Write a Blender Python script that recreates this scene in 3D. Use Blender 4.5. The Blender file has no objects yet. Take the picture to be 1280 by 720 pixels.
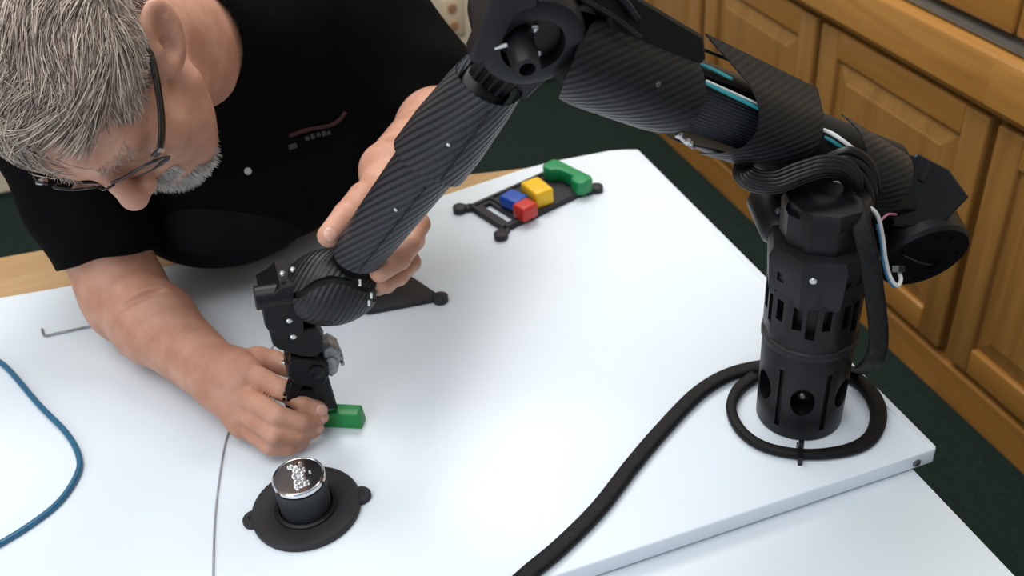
import bpy, bmesh, math, random
import numpy as np
from mathutils import Vector, Matrix
random.seed(7); np.random.seed(7)
scene = bpy.context.scene
COL = scene.collection
PI = math.pi
BZ = 0.77                      # height of the white board's top above the floor; all builders below work in board heights

# ------------------------------------------------------------------ camera, world, lights, exposure
CAMPOS = np.array([0.0, 0.0, 0.75])            # above the board plane
RC = np.array([[0.939922, 0.244559, -0.238179], [-0.335224, 0.533204, -0.776718], [-0.062948, 0.809889, 0.583202]])
def _orth(M):
    x = M[0]/np.linalg.norm(M[0]); y = M[1]-x*(M[1]@x); y /= np.linalg.norm(y)
    return np.array([x, y, np.cross(x, y)])
def _setup_rc():
    C = np.array([640., 360.]); f = 1276.352
    def d(p):
        v = np.array([p[0]-C[0], -(p[1]-C[1]), -f]); return v/np.linalg.norm(v)
    X = d((5694., -955.)); Y = d((90., -515.)); Z = np.cross(X, Y); Z /= np.linalg.norm(Z)
    return np.array([X, np.cross(Z, X), Z])
RC = _setup_rc()
FPX = 1276.352
cam_data = bpy.data.cameras.new('camera'); cam = bpy.data.objects.new('camera', cam_data); COL.objects.link(cam)
m4 = Matrix([[*RC[0], 0], [*RC[1], 0], [*RC[2], 0], [0, 0, 0, 1]])
m4.translation = Vector((CAMPOS[0], CAMPOS[1], CAMPOS[2]+BZ)); cam.matrix_world = m4
cam_data.sensor_width = 36; cam_data.lens = FPX*36/1280; cam_data.clip_start = .02
cam_data.dof.use_dof = True; cam_data.dof.focus_distance = 0.93; cam_data.dof.aperture_fstop = 7.5
scene.camera = cam

world = bpy.data.worlds.new('room_ambience'); scene.world = world; world.use_nodes = True
bg = world.node_tree.nodes['Background']; bg.inputs[0].default_value = (.80, .90, 1.0, 1); bg.inputs[1].default_value = .38
def area(name, loc, target, size, power, col):
    l = bpy.data.lights.new(name, 'AREA'); l.shape = 'RECTANGLE'; l.size, l.size_y = size; l.energy = power; l.color = col
    o = bpy.data.objects.new(name, l); COL.objects.link(o); o.location = loc
    o.rotation_euler = (Vector(target)-Vector(loc)).to_track_quat('-Z', 'Y').to_euler(); return o
area('ceiling_light', (-0.5, 0.7, 2.75), (-0.3, 0.9, 0), (2.2, 1.4), 30, (1, .98, .95))
area('ceiling_light', (0.6, 2.1, 2.75), (0.6, 2.0, 0), (1.5, .9), 32, (1, .97, .92))
area('window_light', (-2.2, -0.9, 2.0), (0.2, 0.9, .7), (1.6, 1.4), 26, (.88, .95, 1))
vs = scene.view_settings
vs.view_transform = 'Standard'; vs.look = 'None'; vs.gamma = 1; vs.use_curve_mapping = False; vs.exposure = 0.2

# ------------------------------------------------------------------ projection helpers (photo pixel -> point in the room)
def ray(px, py):
    v = np.array([px-640., 360.-py, -FPX]); return RC @ (v/np.linalg.norm(v))
def at(px, py, z=0.):
    r = ray(px, py); return CAMPOS + r*(z-CAMPOS[2])/r[2]
def rd(px, py, d): return CAMPOS + ray(px, py)*d
def onplane(px, py, P0, n):
    r = ray(px, py); return CAMPOS + r*(((P0-CAMPOS)@n)/(r@n))
def N_(v): v = np.asarray(v, float); return v/np.linalg.norm(v)
def A_(*v): return np.array(v, float)

# ------------------------------------------------------------------ materials
MATS = {}
def mat(name, col, rough=.5, metal=0., spec=.5, noise=None, bump=None, coat=0., sss=0., trans=0.):
    m = bpy.data.materials.new(name); m.use_nodes = True; nt = m.node_tree; b = nt.nodes['Principled BSDF']
    b.inputs['Base Color'].default_value = (*col, 1); b.inputs['Roughness'].default_value = rough; b.inputs['Metallic'].default_value = metal
    b.inputs['Specular IOR Level'].default_value = spec; b.inputs['Coat Weight'].default_value = coat
    if sss: b.inputs['Subsurface Weight'].default_value = sss; b.inputs['Subsurface Radius'].default_value = (.012, .005, .003); b.inputs['Subsurface Scale'].default_value = 1.
    if trans: b.inputs['Transmission Weight'].default_value = trans
    tc = nt.nodes.new('ShaderNodeTexCoord')
    if noise:                      # (scale, colour2, contrast lo, hi, detail)
        sc, c2, lo, hi = noise
        n = nt.nodes.new('ShaderNodeTexNoise'); n.inputs['Scale'].default_value = sc; n.inputs['Detail'].default_value = 5
        r = nt.nodes.new('ShaderNodeMapRange'); r.inputs[1].default_value = lo; r.inputs[2].default_value = hi
        x = nt.nodes.new('ShaderNodeMix'); x.data_type = 'RGBA'; x.inputs[6].default_value = (*col, 1); x.inputs[7].default_value = (*c2, 1)
        nt.links.new(tc.outputs['Object'], n.inputs['Vector']); nt.links.new(n.outputs['Fac'], r.inputs[0])
        nt.links.new(r.outputs[0], x.inputs[0]); nt.links.new(x.outputs[2], b.inputs['Base Color'])
    if bump:                       # (scale, strength, distance)
        n2 = nt.nodes.new('ShaderNodeTexNoise'); n2.inputs['Scale'].default_value = bump[0]; n2.inputs['Detail'].default_value = 4
        bp = nt.nodes.new('ShaderNodeBump'); bp.inputs['Strength'].default_value = bump[1]; bp.inputs['Distance'].default_value = bump[2]
        nt.links.new(tc.outputs['Object'], n2.inputs['Vector']); nt.links.new(n2.outputs['Fac'], bp.inputs['Height']); nt.links.new(bp.outputs[0], b.inputs['Normal'])
    MATS[name] = m; return m
def carbon(name, dark, lite, period, ang, rough=.38, strength=.6, fine=0.):
    m = bpy.data.materials.new(name); m.use_nodes = True; nt = m.node_tree; b = nt.nodes['Principled BSDF']
    uv = nt.nodes.new('ShaderNodeUVMap'); uv.uv_map = 'UVMap'
    mp = nt.nodes.new('ShaderNodeMapping'); mp.inputs['Rotation'].default_value = (0, 0, ang)
    w = nt.nodes.new('ShaderNodeTexWave'); w.wave_type = 'BANDS'; w.bands_direction = 'X'; w.wave_profile = 'SIN'
    w.inputs['Scale'].default_value = 2*PI/(20*period); w.inputs['Distortion'].default_value = .25; w.inputs['Detail'].default_value = 1; w.inputs['Detail Scale'].default_value = 30
    x = nt.nodes.new('ShaderNodeMix'); x.data_type = 'RGBA'; x.inputs[6].default_value = (*dark, 1); x.inputs[7].default_value = (*lite, 1)
    bp = nt.nodes.new('ShaderNodeBump'); bp.inputs['Strength'].default_value = strength; bp.inputs['Distance'].default_value = .0012
    nt.links.new(uv.outputs[0], mp.inputs[0]); nt.links.new(mp.outputs[0], w.inputs['Vector']); nt.links.new(w.outputs['Fac'], x.inputs[0])
    nt.links.new(x.outputs[2], b.inputs['Base Color']); nt.links.new(w.outputs['Fac'], bp.inputs['Height']); nt.links.new(bp.outputs[0], b.inputs['Normal'])
    b.inputs['Roughness'].default_value = rough; b.inputs['Specular IOR Level'].default_value = .36
    MATS[name] = m; return m
def wood(name, c1, c2, c3, axis, rough=.35):
    m = bpy.data.materials.new(name); m.use_nodes = True; nt = m.node_tree; b = nt.nodes['Principled BSDF']
    tc = nt.nodes.new('ShaderNodeTexCoord'); mp = nt.nodes.new('ShaderNodeMapping')
    s = [14, 14, 14]; s[axis] = 1.1; mp.inputs['Scale'].default_value = s
    n = nt.nodes.new('ShaderNodeTexNoise'); n.inputs['Scale'].default_value = 1.6; n.inputs['Detail'].default_value = 7; n.inputs['Distortion'].default_value = .7
    cr = nt.nodes.new('ShaderNodeValToRGB'); e = cr.color_ramp.elements
    e[0].position = .3; e[0].color = (*c1, 1); e[1].position = .72; e[1].color = (*c3, 1); k = cr.color_ramp.elements.new(.5); k.color = (*c2, 1)
    mp2 = nt.nodes.new('ShaderNodeMapping'); s2 = [260, 260, 260]; s2[axis] = 8; mp2.inputs['Scale'].default_value = s2
    n2 = nt.nodes.new('ShaderNodeTexNoise'); n2.inputs['Scale'].default_value = 1.; n2.inputs['Detail'].default_value = 2
    mx = nt.nodes.new('ShaderNodeMix'); mx.data_type = 'RGBA'; mx.blend_type = 'MULTIPLY'; mx.inputs[0].default_value = .3
    bp = nt.nodes.new('ShaderNodeBump'); bp.inputs['Strength'].default_value = .12; bp.inputs['Distance'].default_value = .002
    L = nt.links.new
    L(tc.outputs['Object'], mp.inputs[0]); L(mp.outputs[0], n.inputs['Vector']); L(n.outputs['Fac'], cr.inputs[0])
    L(tc.outputs['Object'], mp2.inputs[0]); L(mp2.outputs[0], n2.inputs['Vector'])
    L(cr.outputs[0], mx.inputs[6]); L(n2.outputs['Fac'], mx.inputs[7]); L(mx.outputs[2], b.inputs['Base Color'])
    L(n2.outputs['Fac'], bp.inputs['Height']); L(bp.outputs[0], b.inputs['Normal'])
    b.inputs['Roughness'].default_value = rough
    MATS[name] = m; return m

mat('board_white', (.71, .775, .85), .34, spec=.5, noise=(3., (.69, .755, .825), .4, .7), bump=(400, .02, .0005))
mat('panel_white', (.69, .75, .81), .3, noise=(6., (.66, .72, .78), .4, .7), bump=(120, .03, .0005))
mat('screw_steel', (.55, .55, .56), .3, 1.)
mat('screw_dark', (.10, .11, .12), .4, .6)
mat('chrome', (.75, .75, .77), .12, 1., bump=(90, .1, .0006))
mat('servo_grey', (.20, .21, .22), .42, .5, noise=(160, (.34, .35, .36), .45, .62), bump=(220, .4, .002))
mat('plastic_black', (.0026, .0026, .0035), .42, spec=.26, bump=(700, .1, .0004), noise=(40, (.004, .004, .0052), .4, .7))
mat('plastic_soft', (.0050, .0050, .0070), .46, spec=.32, bump=(500, .1, .0004), noise=(30, (.010, .010, .013), .4, .7))
mat('plastic_print', (.0032, .0032, .0045), .40, spec=.30, bump=(350, .12, .0006), noise=(60, (.0048, .0048, .0065), .4, .7))
mat('plastic_plate', (.021, .0200, .0225), .55, spec=.3, bump=(300, .12, .0006), noise=(20, (.028, .0265, .030), .4, .7))
mat('peg_grey', (.030, .033, .040), .45, noise=(40, (.037, .040, .048), .4, .7), bump=(300, .08, .0004))
mat('cavity', (.004, .004, .004), .8, noise=(60, (.006, .006, .006), .4, .7))
mat('cable_black', (.0030, .0028, .0036), .55, spec=.2, bump=(900, .5, .0008), noise=(300, (.009, .008, .0095), .45, .65))
mat('wire_black', (.0028, .0028, .0034), .34, spec=.38, noise=(100, (.006, .006, .007), .4, .7))
mat('wire_white', (.75, .75, .74), .4, noise=(60, (.65, .66, .66), .4, .7))
mat('wire_teal', (.03, .30, .36), .35, noise=(60, (.04, .36, .40), .4, .7))
mat('wire_pink', (.55, .22, .32), .35, noise=(60, (.5, .2, .3), .4, .7))
mat('wire_blue', (.02, .15, .32), .4, noise=(60, (.03, .2, .36), .4, .7))
mat('cable_blue', (.010, .095, .19), .38, noise=(200, (.016, .13, .24), .4, .65), bump=(500, .2, .0006))
mat('cord_grey', (.30, .31, .33), .5, noise=(60, (.36, .37, .39), .4, .7))
mat('block_green', (.004, .22, .045), .4, noise=(50, (.006, .26, .055), .4, .7), bump=(200, .08, .0006))
mat('block_green_dark', (.003, .20, .065), .4, noise=(50, (.005, .24, .075), .4, .7), bump=(200, .08, .0006))
mat('block_yellow', (.80, .47, .004), .4, noise=(50, (.84, .52, .008), .4, .7), bump=(200, .08, .0006))
mat('block_red', (.50, .018, .012), .4, noise=(50, (.56, .024, .016), .4, .7), bump=(200, .08, .0006))
mat('block_blue', (.004, .06, .38), .4, noise=(50, (.006, .075, .43), .4, .7), bump=(200, .08, .0006))
mat('skin', (.43, .208, .138), .5, spec=.35, sss=.12, noise=(38, (.52, .28, .20), .38, .66), bump=(240, .22, .0012))
mat('nail', (.52, .29, .225), .3, noise=(80, (.56, .32, .255), .4, .7))
mat('shirt_black', (.0022, .0022, .0026), .9, spec=.06, noise=(14, (.003, .003, .0034), .4, .7), bump=(900, .25, .0006))
mat('trousers', (.0060, .0060, .0075), .9, spec=.06, noise=(14, (.008, .008, .0095), .4, .7), bump=(700, .3, .0006))
mat('logo_red', (.045, .005, .005), .8, noise=(60, (.03, .004, .004), .4, .7))
mat('logo_grey', (.026, .026, .028), .8, noise=(60, (.018, .018, .019), .4, .7))
mat('button', (.42, .42, .40), .4, noise=(60, (.36, .36, .34), .4, .7))
mat('hair_grey', (.40, .315, .26), .5, noise=(26, (.29, .22, .185), .42, .62))
mat('hair_light', (.62, .525, .43), .45, noise=(26, (.48, .395, .32), .42, .62))
mat('hair_dark', (.20, .16, .135), .5, noise=(26, (.14, .11, .095), .42, .62))
mat('beard_hair', (.62, .60, .58), .5, noise=(40, (.42, .39, .36), .42, .6))
mat('glasses_frame', (.006, .006, .007), .25, noise=(60, (.010, .010, .011), .4, .7))
mat('glass', (.95, .97, .97), .03, trans=1.)
mat('wall_beige', (.62, .54, .40), .8, noise=(5, (.58, .50, .37), .4, .7), bump=(150, .1, .001))
mat('outlet_plate', (.56, .46, .32), .45, noise=(30, (.53, .43, .30), .4, .7))
mat('outlet_face', (.42, .24, .13), .45, noise=(30, (.38, .22, .12), .4, .7))
mat('carpet_green', (.012, .022, .018), .95, spec=.1, noise=(160, (.020, .034, .028), .35, .7), bump=(400, .6, .004))
mat('strip_metal', (.40, .40, .38), .35, .8, noise=(30, (.34, .34, .32), .4, .7))
wood('oak', (.30, .143, .034), (.395, .195, .050), (.47, .24, .068), 2)
wood('oak_rail', (.36, .160, .033), (.445, .208, .046), (.52, .25, .06), 1, .28)
wood('table_oak', (.42, .245, .105), (.50, .30, .14), (.57, .36, .18), 0, .4)
carbon('carbon_fore', (.006, .0065, .0085), (.030, .033, .043), .0062, math.radians(68))
carbon('carbon_upper', (.0028, .0028, .0040), (.011, .0115, .015), .0062, math.radians(-52), .42, .38)
carbon('carbon_wrist', (.004, .004, .005), (.013, .0135, .016), .0052, math.radians(35), .42, .4)
carbon('ribbed_cable', (.006, .007, .010), (.024, .027, .038), .0030, math.radians(90), .4, .8)

# ------------------------------------------------------------------ mesh builder
class MB:
    def __init__(s): s.v = []; s.f = []; s.uv = None; s.smooth = False
    def add(s, vs, fs):
        b = len(s.v); s.v += [tuple(map(float, p)) for p in vs]; s.f += [tuple(b+i for i in f) for f in fs]; return s
    def box(s, c, size, rot=None, taper=1.):
        c = np.asarray(c, float); R = np.eye(3) if rot is None else np.asarray(rot); h = np.asarray(size)/2
        vs = []
        for z in (-1, 1):
            k = taper if z > 0 else 1
            for x, y in ((-1, -1), (1, -1), (1, 1), (-1, 1)): vs.append(c + R @ (A_(x*k, y*k, z)*h))
        return s.add(vs, [(3, 2, 1, 0), (4, 5, 6, 7), (0, 1, 5, 4), (1, 2, 6, 5), (2, 3, 7, 6), (3, 0, 4, 7)])
    def prism(s, poly, n, t0, t1, bev=0.):
        """poly: 3-D points in a plane with normal n, extruded from t0 to t1 along n, edges bevelled by bev"""
        poly = np.asarray(poly, float); n = N_(n); k = len(poly); c = poly.mean(0)
        area = sum(np.cross(poly[i]-c, poly[(i+1) % k]-c) for i in range(k))
        if area @ n < 0: poly = poly[::-1]
        def inset(b):
            out = []
            for i in range(k):
                a, p, q = poly[i-1], poly[i], poly[(i+1) % k]
                e0 = N_(p-a); e1 = N_(q-p); i0 = np.cross(n, e0); i1 = np.cross(n, e1); bis = i0+i1
                l = np.linalg.norm(bis)
                if l < 1e-6: out.append(p+i0*b)
                else:
                    bis /= l; out.append(p+bis*b/max(.35, bis@i0))
            return np.array(out)
        if bev > 0:
            ins = inset(bev); layers = [ins+n*t0, poly+n*(t0+bev), poly+n*(t1-bev), ins+n*t1]
        else: layers = [poly+n*t0, poly+n*t1]
        vs = np.concatenate(layers); fs = [tuple(range(k))[::-1], tuple(range((len(layers)-1)*k, len(layers)*k))]
        for L in range(len(layers)-1):
            for i in range(k):
                j = (i+1) % k; fs.append((L*k+i, L*k+j, (L+1)*k+j, (L+1)*k+i))
        return s.add(vs, fs)
    def lathe(s, o, axis, prof, seg=32, ref=None, ell=1.):
        """prof: list of (radius, height along axis); closed with caps"""
        o = np.asarray(o, float); a = N_(axis)
        ref = A_(0, 0, 1) if ref is None else np.asarray(ref, float)
        if abs(ref@a) > .95: ref = A_(1, 0, 0)
        x = N_(ref-a*(ref@a)); y = np.cross(a, x); vs = []
        for r, h in prof:
            for i in range(seg):
                t = 2*PI*i/seg; vs.append(o+a*h+(x*math.cos(t)+y*math.sin(t)*ell)*r)
        n = len(prof); fs = [tuple(range(seg))[::-1], tuple(range((n-1)*seg, n*seg))]
        for L in range(n-1):
            for i in range(seg):
                j = (i+1) % seg; fs.append((L*seg+i, L*seg+j, (L+1)*seg+j, (L+1)*seg+i))
        return s.add(vs, fs)
    def cyl(s, a, b, r0, r1=None, seg=20, bev=0.):
        a = np.asarray(a, float); b = np.asarray(b, float); L = np.linalg.norm(b-a); r1 = r0 if r1 is None else r1
        p = [(r0, 0), (r1, L)] if not bev else [(r0-bev, 0), (r0, bev), (r1, L-bev), (r1-bev, L)]
        return s.lathe(a, b-a, p, seg)
    def tube(s, pts, r, seg=10, up=None, flat=None, caps=True):
        """sweep along pts; r scalar or list; flat=(half width, half height) with the height along 'up'"""
        P = np.asarray(pts, float); n = len(P); T = np.gradient(P, axis=0); T /= np.linalg.norm(T, axis=1)[:, None]
        rr = np.full(n, r) if np.isscalar(r) else np.asarray(r, float)
        u = np.asarray(up, float) if up is not None else (A_(0, 0, 1) if abs(T[0][2]) < .9 else A_(1, 0, 0)); vs = []
        for i in range(n):
            t = T[i]
            if up is not None: u = np.asarray(up, float)
            u = u-t*(u@t); u /= max(np.linalg.norm(u), 1e-9); w = np.cross(t, u)
            for k in range(seg):
                q = 2*PI*k/seg
                if flat:
                    c, sn = math.cos(q), math.sin(q); e = .6
                    vs.append(P[i]+w*flat[0]*rr[i]*math.copysign(abs(c)**e, c)+u*flat[1]*math.copysign(abs(sn)**e, sn))
                else: vs.append(P[i]+(w*math.cos(q)+u*math.sin(q))*rr[i])
        fs = [] if not caps else [tuple(range(seg))[::-1], tuple(range((n-1)*seg, n*seg))]
        for L in range(n-1):
            for k in range(seg):
                j = (k+1) % seg; fs.append((L*seg+k, L*seg+j, (L+1)*seg+j, (L+1)*seg+k))
        return s.add(vs, fs)
    def ball(s, c, r, seg=14, rings=8, rot=None):
        c = np.asarray(c, float); r = A_(r, r, r) if np.isscalar(r) else np.asarray(r, float); R = np.eye(3) if rot is None else rot
        vs = [c+R@(A_(0, 0, -1)*r)]
        for i in range(1, rings):
            p = -PI/2+PI*i/rings
            for k in range(seg):
                q = 2*PI*k/seg; vs.append(c+R@(A_(math.cos(p)*math.cos(q), math.cos(p)*math.sin(q), math.sin(p))*r))
        vs.append(c+R@(A_(0, 0, 1)*r)); fs = []
        for k in range(seg):
            fs.append((0, 1+(k+1) % seg, 1+k)); fs.append((len(vs)-1, 1+(rings-2)*seg+k, 1+(rings-2)*seg+(k+1) % seg))
        for i in range(rings-2):
            for k in range(seg):
                a = 1+i*seg+k; b = 1+i*seg+(k+1) % seg; fs.append((a, b, b+seg, a+seg))
        return s.add(vs, fs)

def spline(pts, n=60):
    """Catmull-Rom through pts"""
    P = np.asarray(pts, float); P = np.vstack([2*P[0]-P[1], P, 2*P[-1]-P[-2]]); out = []; m = len(P)-3
    for u in np.linspace(0, m, n):
        i = min(int(u), m-1); t = u-i; a, b, c, d = P[i:i+4]
        out.append(.5*((2*b)+(-a+c)*t+(2*a-5*b+4*c-d)*t*t+(-a+3*b-3*c+d)*t**3))
    return np.array(out)

def rootof(o):
    while o.parent: o = o.parent
    return o
def tag(o, label=None, cat=None, group=None, kind=None):
    for k, v in (('label', label), ('category', cat), ('group', group), ('kind', kind)):
        if v: o[k] = v
    return o
def thing(name, loc, label, cat, group=None):
    o = bpy.data.objects.new(name, None); o.empty_display_size = .05; COL.objects.link(o)
    o.location = (loc[0], loc[1], loc[2]+BZ); return tag(o, label, cat, group)
def obj(name, mb, m, parent=None, origin=None, smooth=False, ang=None, label=None):
    V = np.array(mb.v, float) if not isinstance(mb.v, np.ndarray) else mb.v.copy(); V = V.reshape(-1, 3); V[:, 2] += BZ
    if parent is not None: off = np.array(rootof(parent).location)
    elif origin is not None: off = A_(origin[0], origin[1], origin[2]+BZ)
    else: off = np.array([(V[:, 0].min()+V[:, 0].max())/2, (V[:, 1].min()+V[:, 1].max())/2, V[:, 2].min()])
    me = bpy.data.meshes.new(name); me.from_pydata((V-off).tolist() if len(V) < 400000 else (V-off), [], mb.f); me.validate()
    if mb.uv is not None and len(mb.uv) == len(V):
        lay = me.uv_layers.new(name='UVMap'); U = np.asarray(mb.uv, float)
        li = np.empty(len(me.loops), np.int32); me.loops.foreach_get('vertex_index', li); lay.data.foreach_set('uv', U[li].ravel())
    bm = bmesh.new(); bm.from_mesh(me); bmesh.ops.recalc_face_normals(bm, faces=bm.faces); bm.to_mesh(me); bm.free()
    me.materials.append(MATS[m] if isinstance(m, str) else m)
    if smooth or ang:
        me.polygons.foreach_set('use_smooth', [True]*len(me.polygons))
        if ang: me.set_sharp_from_angle(angle=math.radians(ang))
    o = bpy.data.objects.new(name, me); COL.objects.link(o)
    if parent is not None: o.parent = parent
    else: o.location = off
    if label: o['label'] = label
    return o
def bevel_obj(o, w, seg=2, ang=35):
    bm = bmesh.new(); bm.from_mesh(o.data)
    es = [e for e in bm.edges if len(e.link_faces) == 2 and e.calc_face_angle(0) > math.radians(ang)]
    bmesh.ops.bevel(bm, geom=es, offset=w, offset_type='OFFSET', segments=seg, profile=.5, affect='EDGES', clamp_overlap=True)
    bm.to_mesh(o.data); bm.free()
    o.data.polygons.foreach_set('use_smooth', [True]*len(o.data.polygons)); o.data.set_sharp_from_angle(angle=math.radians(40)); return o
def cut(o, cutters):
    """subtract the cutter builders from o (both share o's root)"""
    mb = MB()
    for c in cutters: mb.add(c.v, c.f)
    par = o.parent
    if par is not None: t = obj('cutter', mb, 'cavity', par)
    else: t = obj('cutter', mb, 'cavity', None, origin=(o.location[0], o.location[1], o.location[2]-BZ))
    md = o.modifiers.new('cut', 'BOOLEAN'); md.operation = 'DIFFERENCE'; md.object = t; md.solver = 'EXACT'; md.use_self = True
    bpy.context.view_layer.update()
    dg = bpy.context.evaluated_depsgraph_get(); me = bpy.data.meshes.new_from_object(o.evaluated_get(dg))
    o.modifiers.clear(); old = o.data; o.data = me; bpy.data.meshes.remove(old)
    tm = t.data; bpy.data.objects.remove(t); bpy.data.meshes.remove(tm)
    o.data.polygons.foreach_set('use_smooth', [True]*len(o.data.polygons)); o.data.set_sharp_from_angle(angle=math.radians(30)); return o
def rotz(a): c, s = math.cos(a), math.sin(a); return np.array([[c, -s, 0], [s, c, 0], [0, 0, 1]])
def frame(a, ref):
    """3x3 with columns: a, ref made perpendicular, their cross"""
    a = N_(a); r = np.asarray(ref, float); r = N_(r-a*(a@r)); return np.array([a, r, np.cross(a, r)]).T

FLOOR = -BZ
# ================================================================== THE ROOM
def struct(name, mb, m, parent=None):
    o = obj(name, mb, m, parent)
    if parent is None: o['kind'] = 'structure'
    return o
struct('floor', MB().box((0, 1.0, FLOOR-.02), (5.4, 6.2, .04)), 'carpet_green')
YW = 3.156
struct('wall_back', MB().box((-.35, YW+.05, FLOOR+1.3), (4.7, .1, 2.6)), 'wall_beige')
struct('baseboard_back', MB().box((-.65, YW-.006, FLOOR+.006), (3.9, .012, .012)), 'carpet_green')
XC = 1.326
struct('wall_left', MB().box((-2.7, .55, FLOOR+1.3), (.1, 5.3, 2.6)), 'wall_beige')
struct('wall_right', MB().box((XC+.62+.05, .55, FLOOR+1.3), (.1, 5.3, 2.6)), 'wall_beige')

# cabinets: one unit per door
def cabinet(y0, y1, label):
    t = thing('cabinet', (XC+.3, (y0+y1)/2, FLOOR), label, 'cabinet', 'oak cabinets along the wall')
    z = lambda h: FLOOR+h
    ym = (y0+y1)/2; w = y1-y0
    obj('carcass', MB().box((XC+.31, ym, z(.44)), (.58, w-.002, .86)), 'oak', t)
    pp_ = [(XC+.03, .001), (XC-.003, .001), (XC-.003, .084), (XC+.001, .090), (XC+.03, .090)]
    obj('plinth', MB().prism([(x, ym, z(h)) for x, h in pp_], (0, 1, 0), -w/2, w/2), 'oak_rail', t, ang=30)
    # framed door with a raised centre panel
    d0, d1, h0, h1 = y0+.012, y1-.012, .115, .645; xf = XC-.012
    dr = obj('door', MB().box((XC+.008, ym, z((h0+h1)/2)), (.016, d1-d0, h1-h0)), 'oak', t)
    st = .062
    for yy in (d0+st/2, d1-st/2):
        bevel_obj(obj('stile', MB().box((XC-.004, yy, z((h0+h1)/2)), (.02, st, h1-h0)), 'oak', dr), .005, 3)
    for hh in (h0+st/2, h1-st/2):
        bevel_obj(obj('rail', MB().box((XC-.0035, ym, z(hh)), (.019, d1-d0-2*st, st)), 'oak_rail', dr), .005, 3)
    pw, ph = d1-d0-2*st-.012, h1-h0-2*st-.012; hc = (h0+h1)/2
    def ring(k, x): return [(x, ym+sy*(pw/2-k), z(hc)+sz*(ph/2-k)) for sy, sz in ((-1, -1), (1, -1), (1, 1), (-1, 1))]
    vs = ring(0, XC+.001)+ring(.002, XC-.003)+ring(.034, XC-.010)+ring(.037, XC-.0115); fs = [(12, 13, 14, 15), (3, 2, 1, 0)]
    for L in range(3):
        for i in range(4): fs.append((L*4+i, L*4+(i+1) % 4, L*4+4+(i+1) % 4, L*4+4+i))
    obj('raised_panel', MB().add(vs, fs), 'oak', dr)
    rp_ = [(XC-.040, .680), (XC-.044, .686), (XC-.044, .762), (XC-.041, .770), (XC-.030, .776), (XC+.02, .778), (XC+.02, .671), (XC-.034, .671)]
    r = obj('face_rail', MB().prism([(x, ym, z(h)) for x, h in rp_], (0, 1, 0), -w/2, w/2), 'oak_rail', t, ang=30)
    obj('metal_strip', MB().box((XC-.006, ym, z(.787)), (.03, w, .010)), 'strip_metal', t)
    dw = obj('drawer_front', MB().box((XC-.004, ym, z(.89)), (.024, w-.008, .17)), 'oak_rail', t); bevel_obj(dw, .006, 3)
    return t
GY = [.72, 1.285, 1.832, 2.355, 2.76]
cabinet(GY[0], GY[1], 'oak cabinet at the right edge, nearest the camera')
cabinet(GY[1], GY[2], 'oak cabinet whose panelled door shows fully right of the black arm')
cabinet(GY[2], GY[3], 'oak cabinet behind the carbon upper arm, left of the fully shown door')
cabinet(GY[3], GY[4], 'oak cabinet farthest back, beside the beige wall')

# wall outlet
ow = thing('wall_outlet', (.83, YW, FLOOR+.24), 'tan duplex wall outlet low on the beige wall', 'outlet')
oc = A_(.832, YW-.004, FLOOR+.295)
bevel_obj(obj('cover_plate', MB().box(oc, (.075, .008, .125)), 'outlet_plate', ow), .003)
for dz in (-.028, .032):
    f = obj('socket', MB().lathe(oc+A_(0, -.003, dz), (0, -1, 0), [(.017, 0), (.017, .003), (.015, .004)], 20), 'outlet_face', ow)
    for dx in (-.006, .006): obj('slot', MB().box(oc+A_(dx, -.0075, dz+.003), (.003, .002, .009)), 'cavity', f)
    obj('slot', MB().cyl(oc+A_(0, -.0065, dz-.008), oc+A_(0, -.0085, dz-.008), .003, seg=10), 'cavity', f)

# ================================================================== TABLE, PANEL, BOARD
TZ = -.028
tb = thing('table', (-.1, .8, FLOOR), 'pale oak table showing behind the white board', 'table')
K = .75/.68
top = [(-1.25, .02), (.545, .02), (.56, .72), (.585, 1.05), (.56, 1.315), (.44, 1.333), (.34, 1.356), (-.255, 1.413), (-.335, 1.421), (-1.25, 1.50)]
bevel_obj(obj('table_top', MB().prism([(x, y, TZ-.03) for x, y in top], (0, 0, 1), 0, .03), 'table_oak', tb), .003)
for x, y in ((-1.15, .12), (.47, .12), (.47, 1.24), (-1.15, 1.38)):
    obj('leg', MB().box((x, y, (FLOOR+TZ-.03)/2), (.05, .05, TZ-.03-FLOOR)), 'table_oak', tb)
obj('apron', MB().box((-.34, .14, TZ-.07), (1.6, .02, .08)), 'table_oak', tb)
obj('apron', MB().box((-.34, 1.22, TZ-.07), (1.6, .02, .08)), 'table_oak', tb)
lp = bevel_obj(obj('base_panel', MB().prism([(-1.2, .05, TZ), (.579, .05, TZ), (.579, 1.0, TZ), (-1.2, 1.0, TZ)], (0, 0, 1), 0, .006), 'panel_white'), .0015)
tag(lp, 'white panel lying under the front edge of the white board', 'panel')

bt = thing('white_board', (-.1, 1.0, -.022), 'large glossy white board on the table with the robot standing on it', 'board')
far = [(.604, 1.262), (.585, 1.271), (.5625, 1.278), (.47, 1.285), (.42, 1.282), (.28, 1.2585), (.1, 1.243), (-.1, 1.244), (-.21, 1.25), (-.318, 1.263), (-1.1, 1.33)]
bp = [(-1.1, .5645), (.6, .5645), (.603, .5675)]+far
brd = bevel_obj(obj('panel', MB().prism([(x, y, -.022) for x, y in bp], (0, 0, 1), .002, .022), 'board_white', bt), .0035, 3)
obj('edge_trim', MB().tube([(.594, .573, -.0002), (.596, 1.24, -.0002)], .0016, 6), 'panel_white', bt)
for x in (-.5, .25): obj('foot', MB().box((x, 1.0, -.021), (.06, .06, .002)), 'panel_white', bt)
sc = at(1144, 577, -.012); sc[1] = .5645
s = MB().lathe(sc, (0, -1, 0), [(.0045, -.001), (.0045, .001), (.003, .0022)], 14); obj('screw', s, 'screw_dark', bt)

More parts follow.
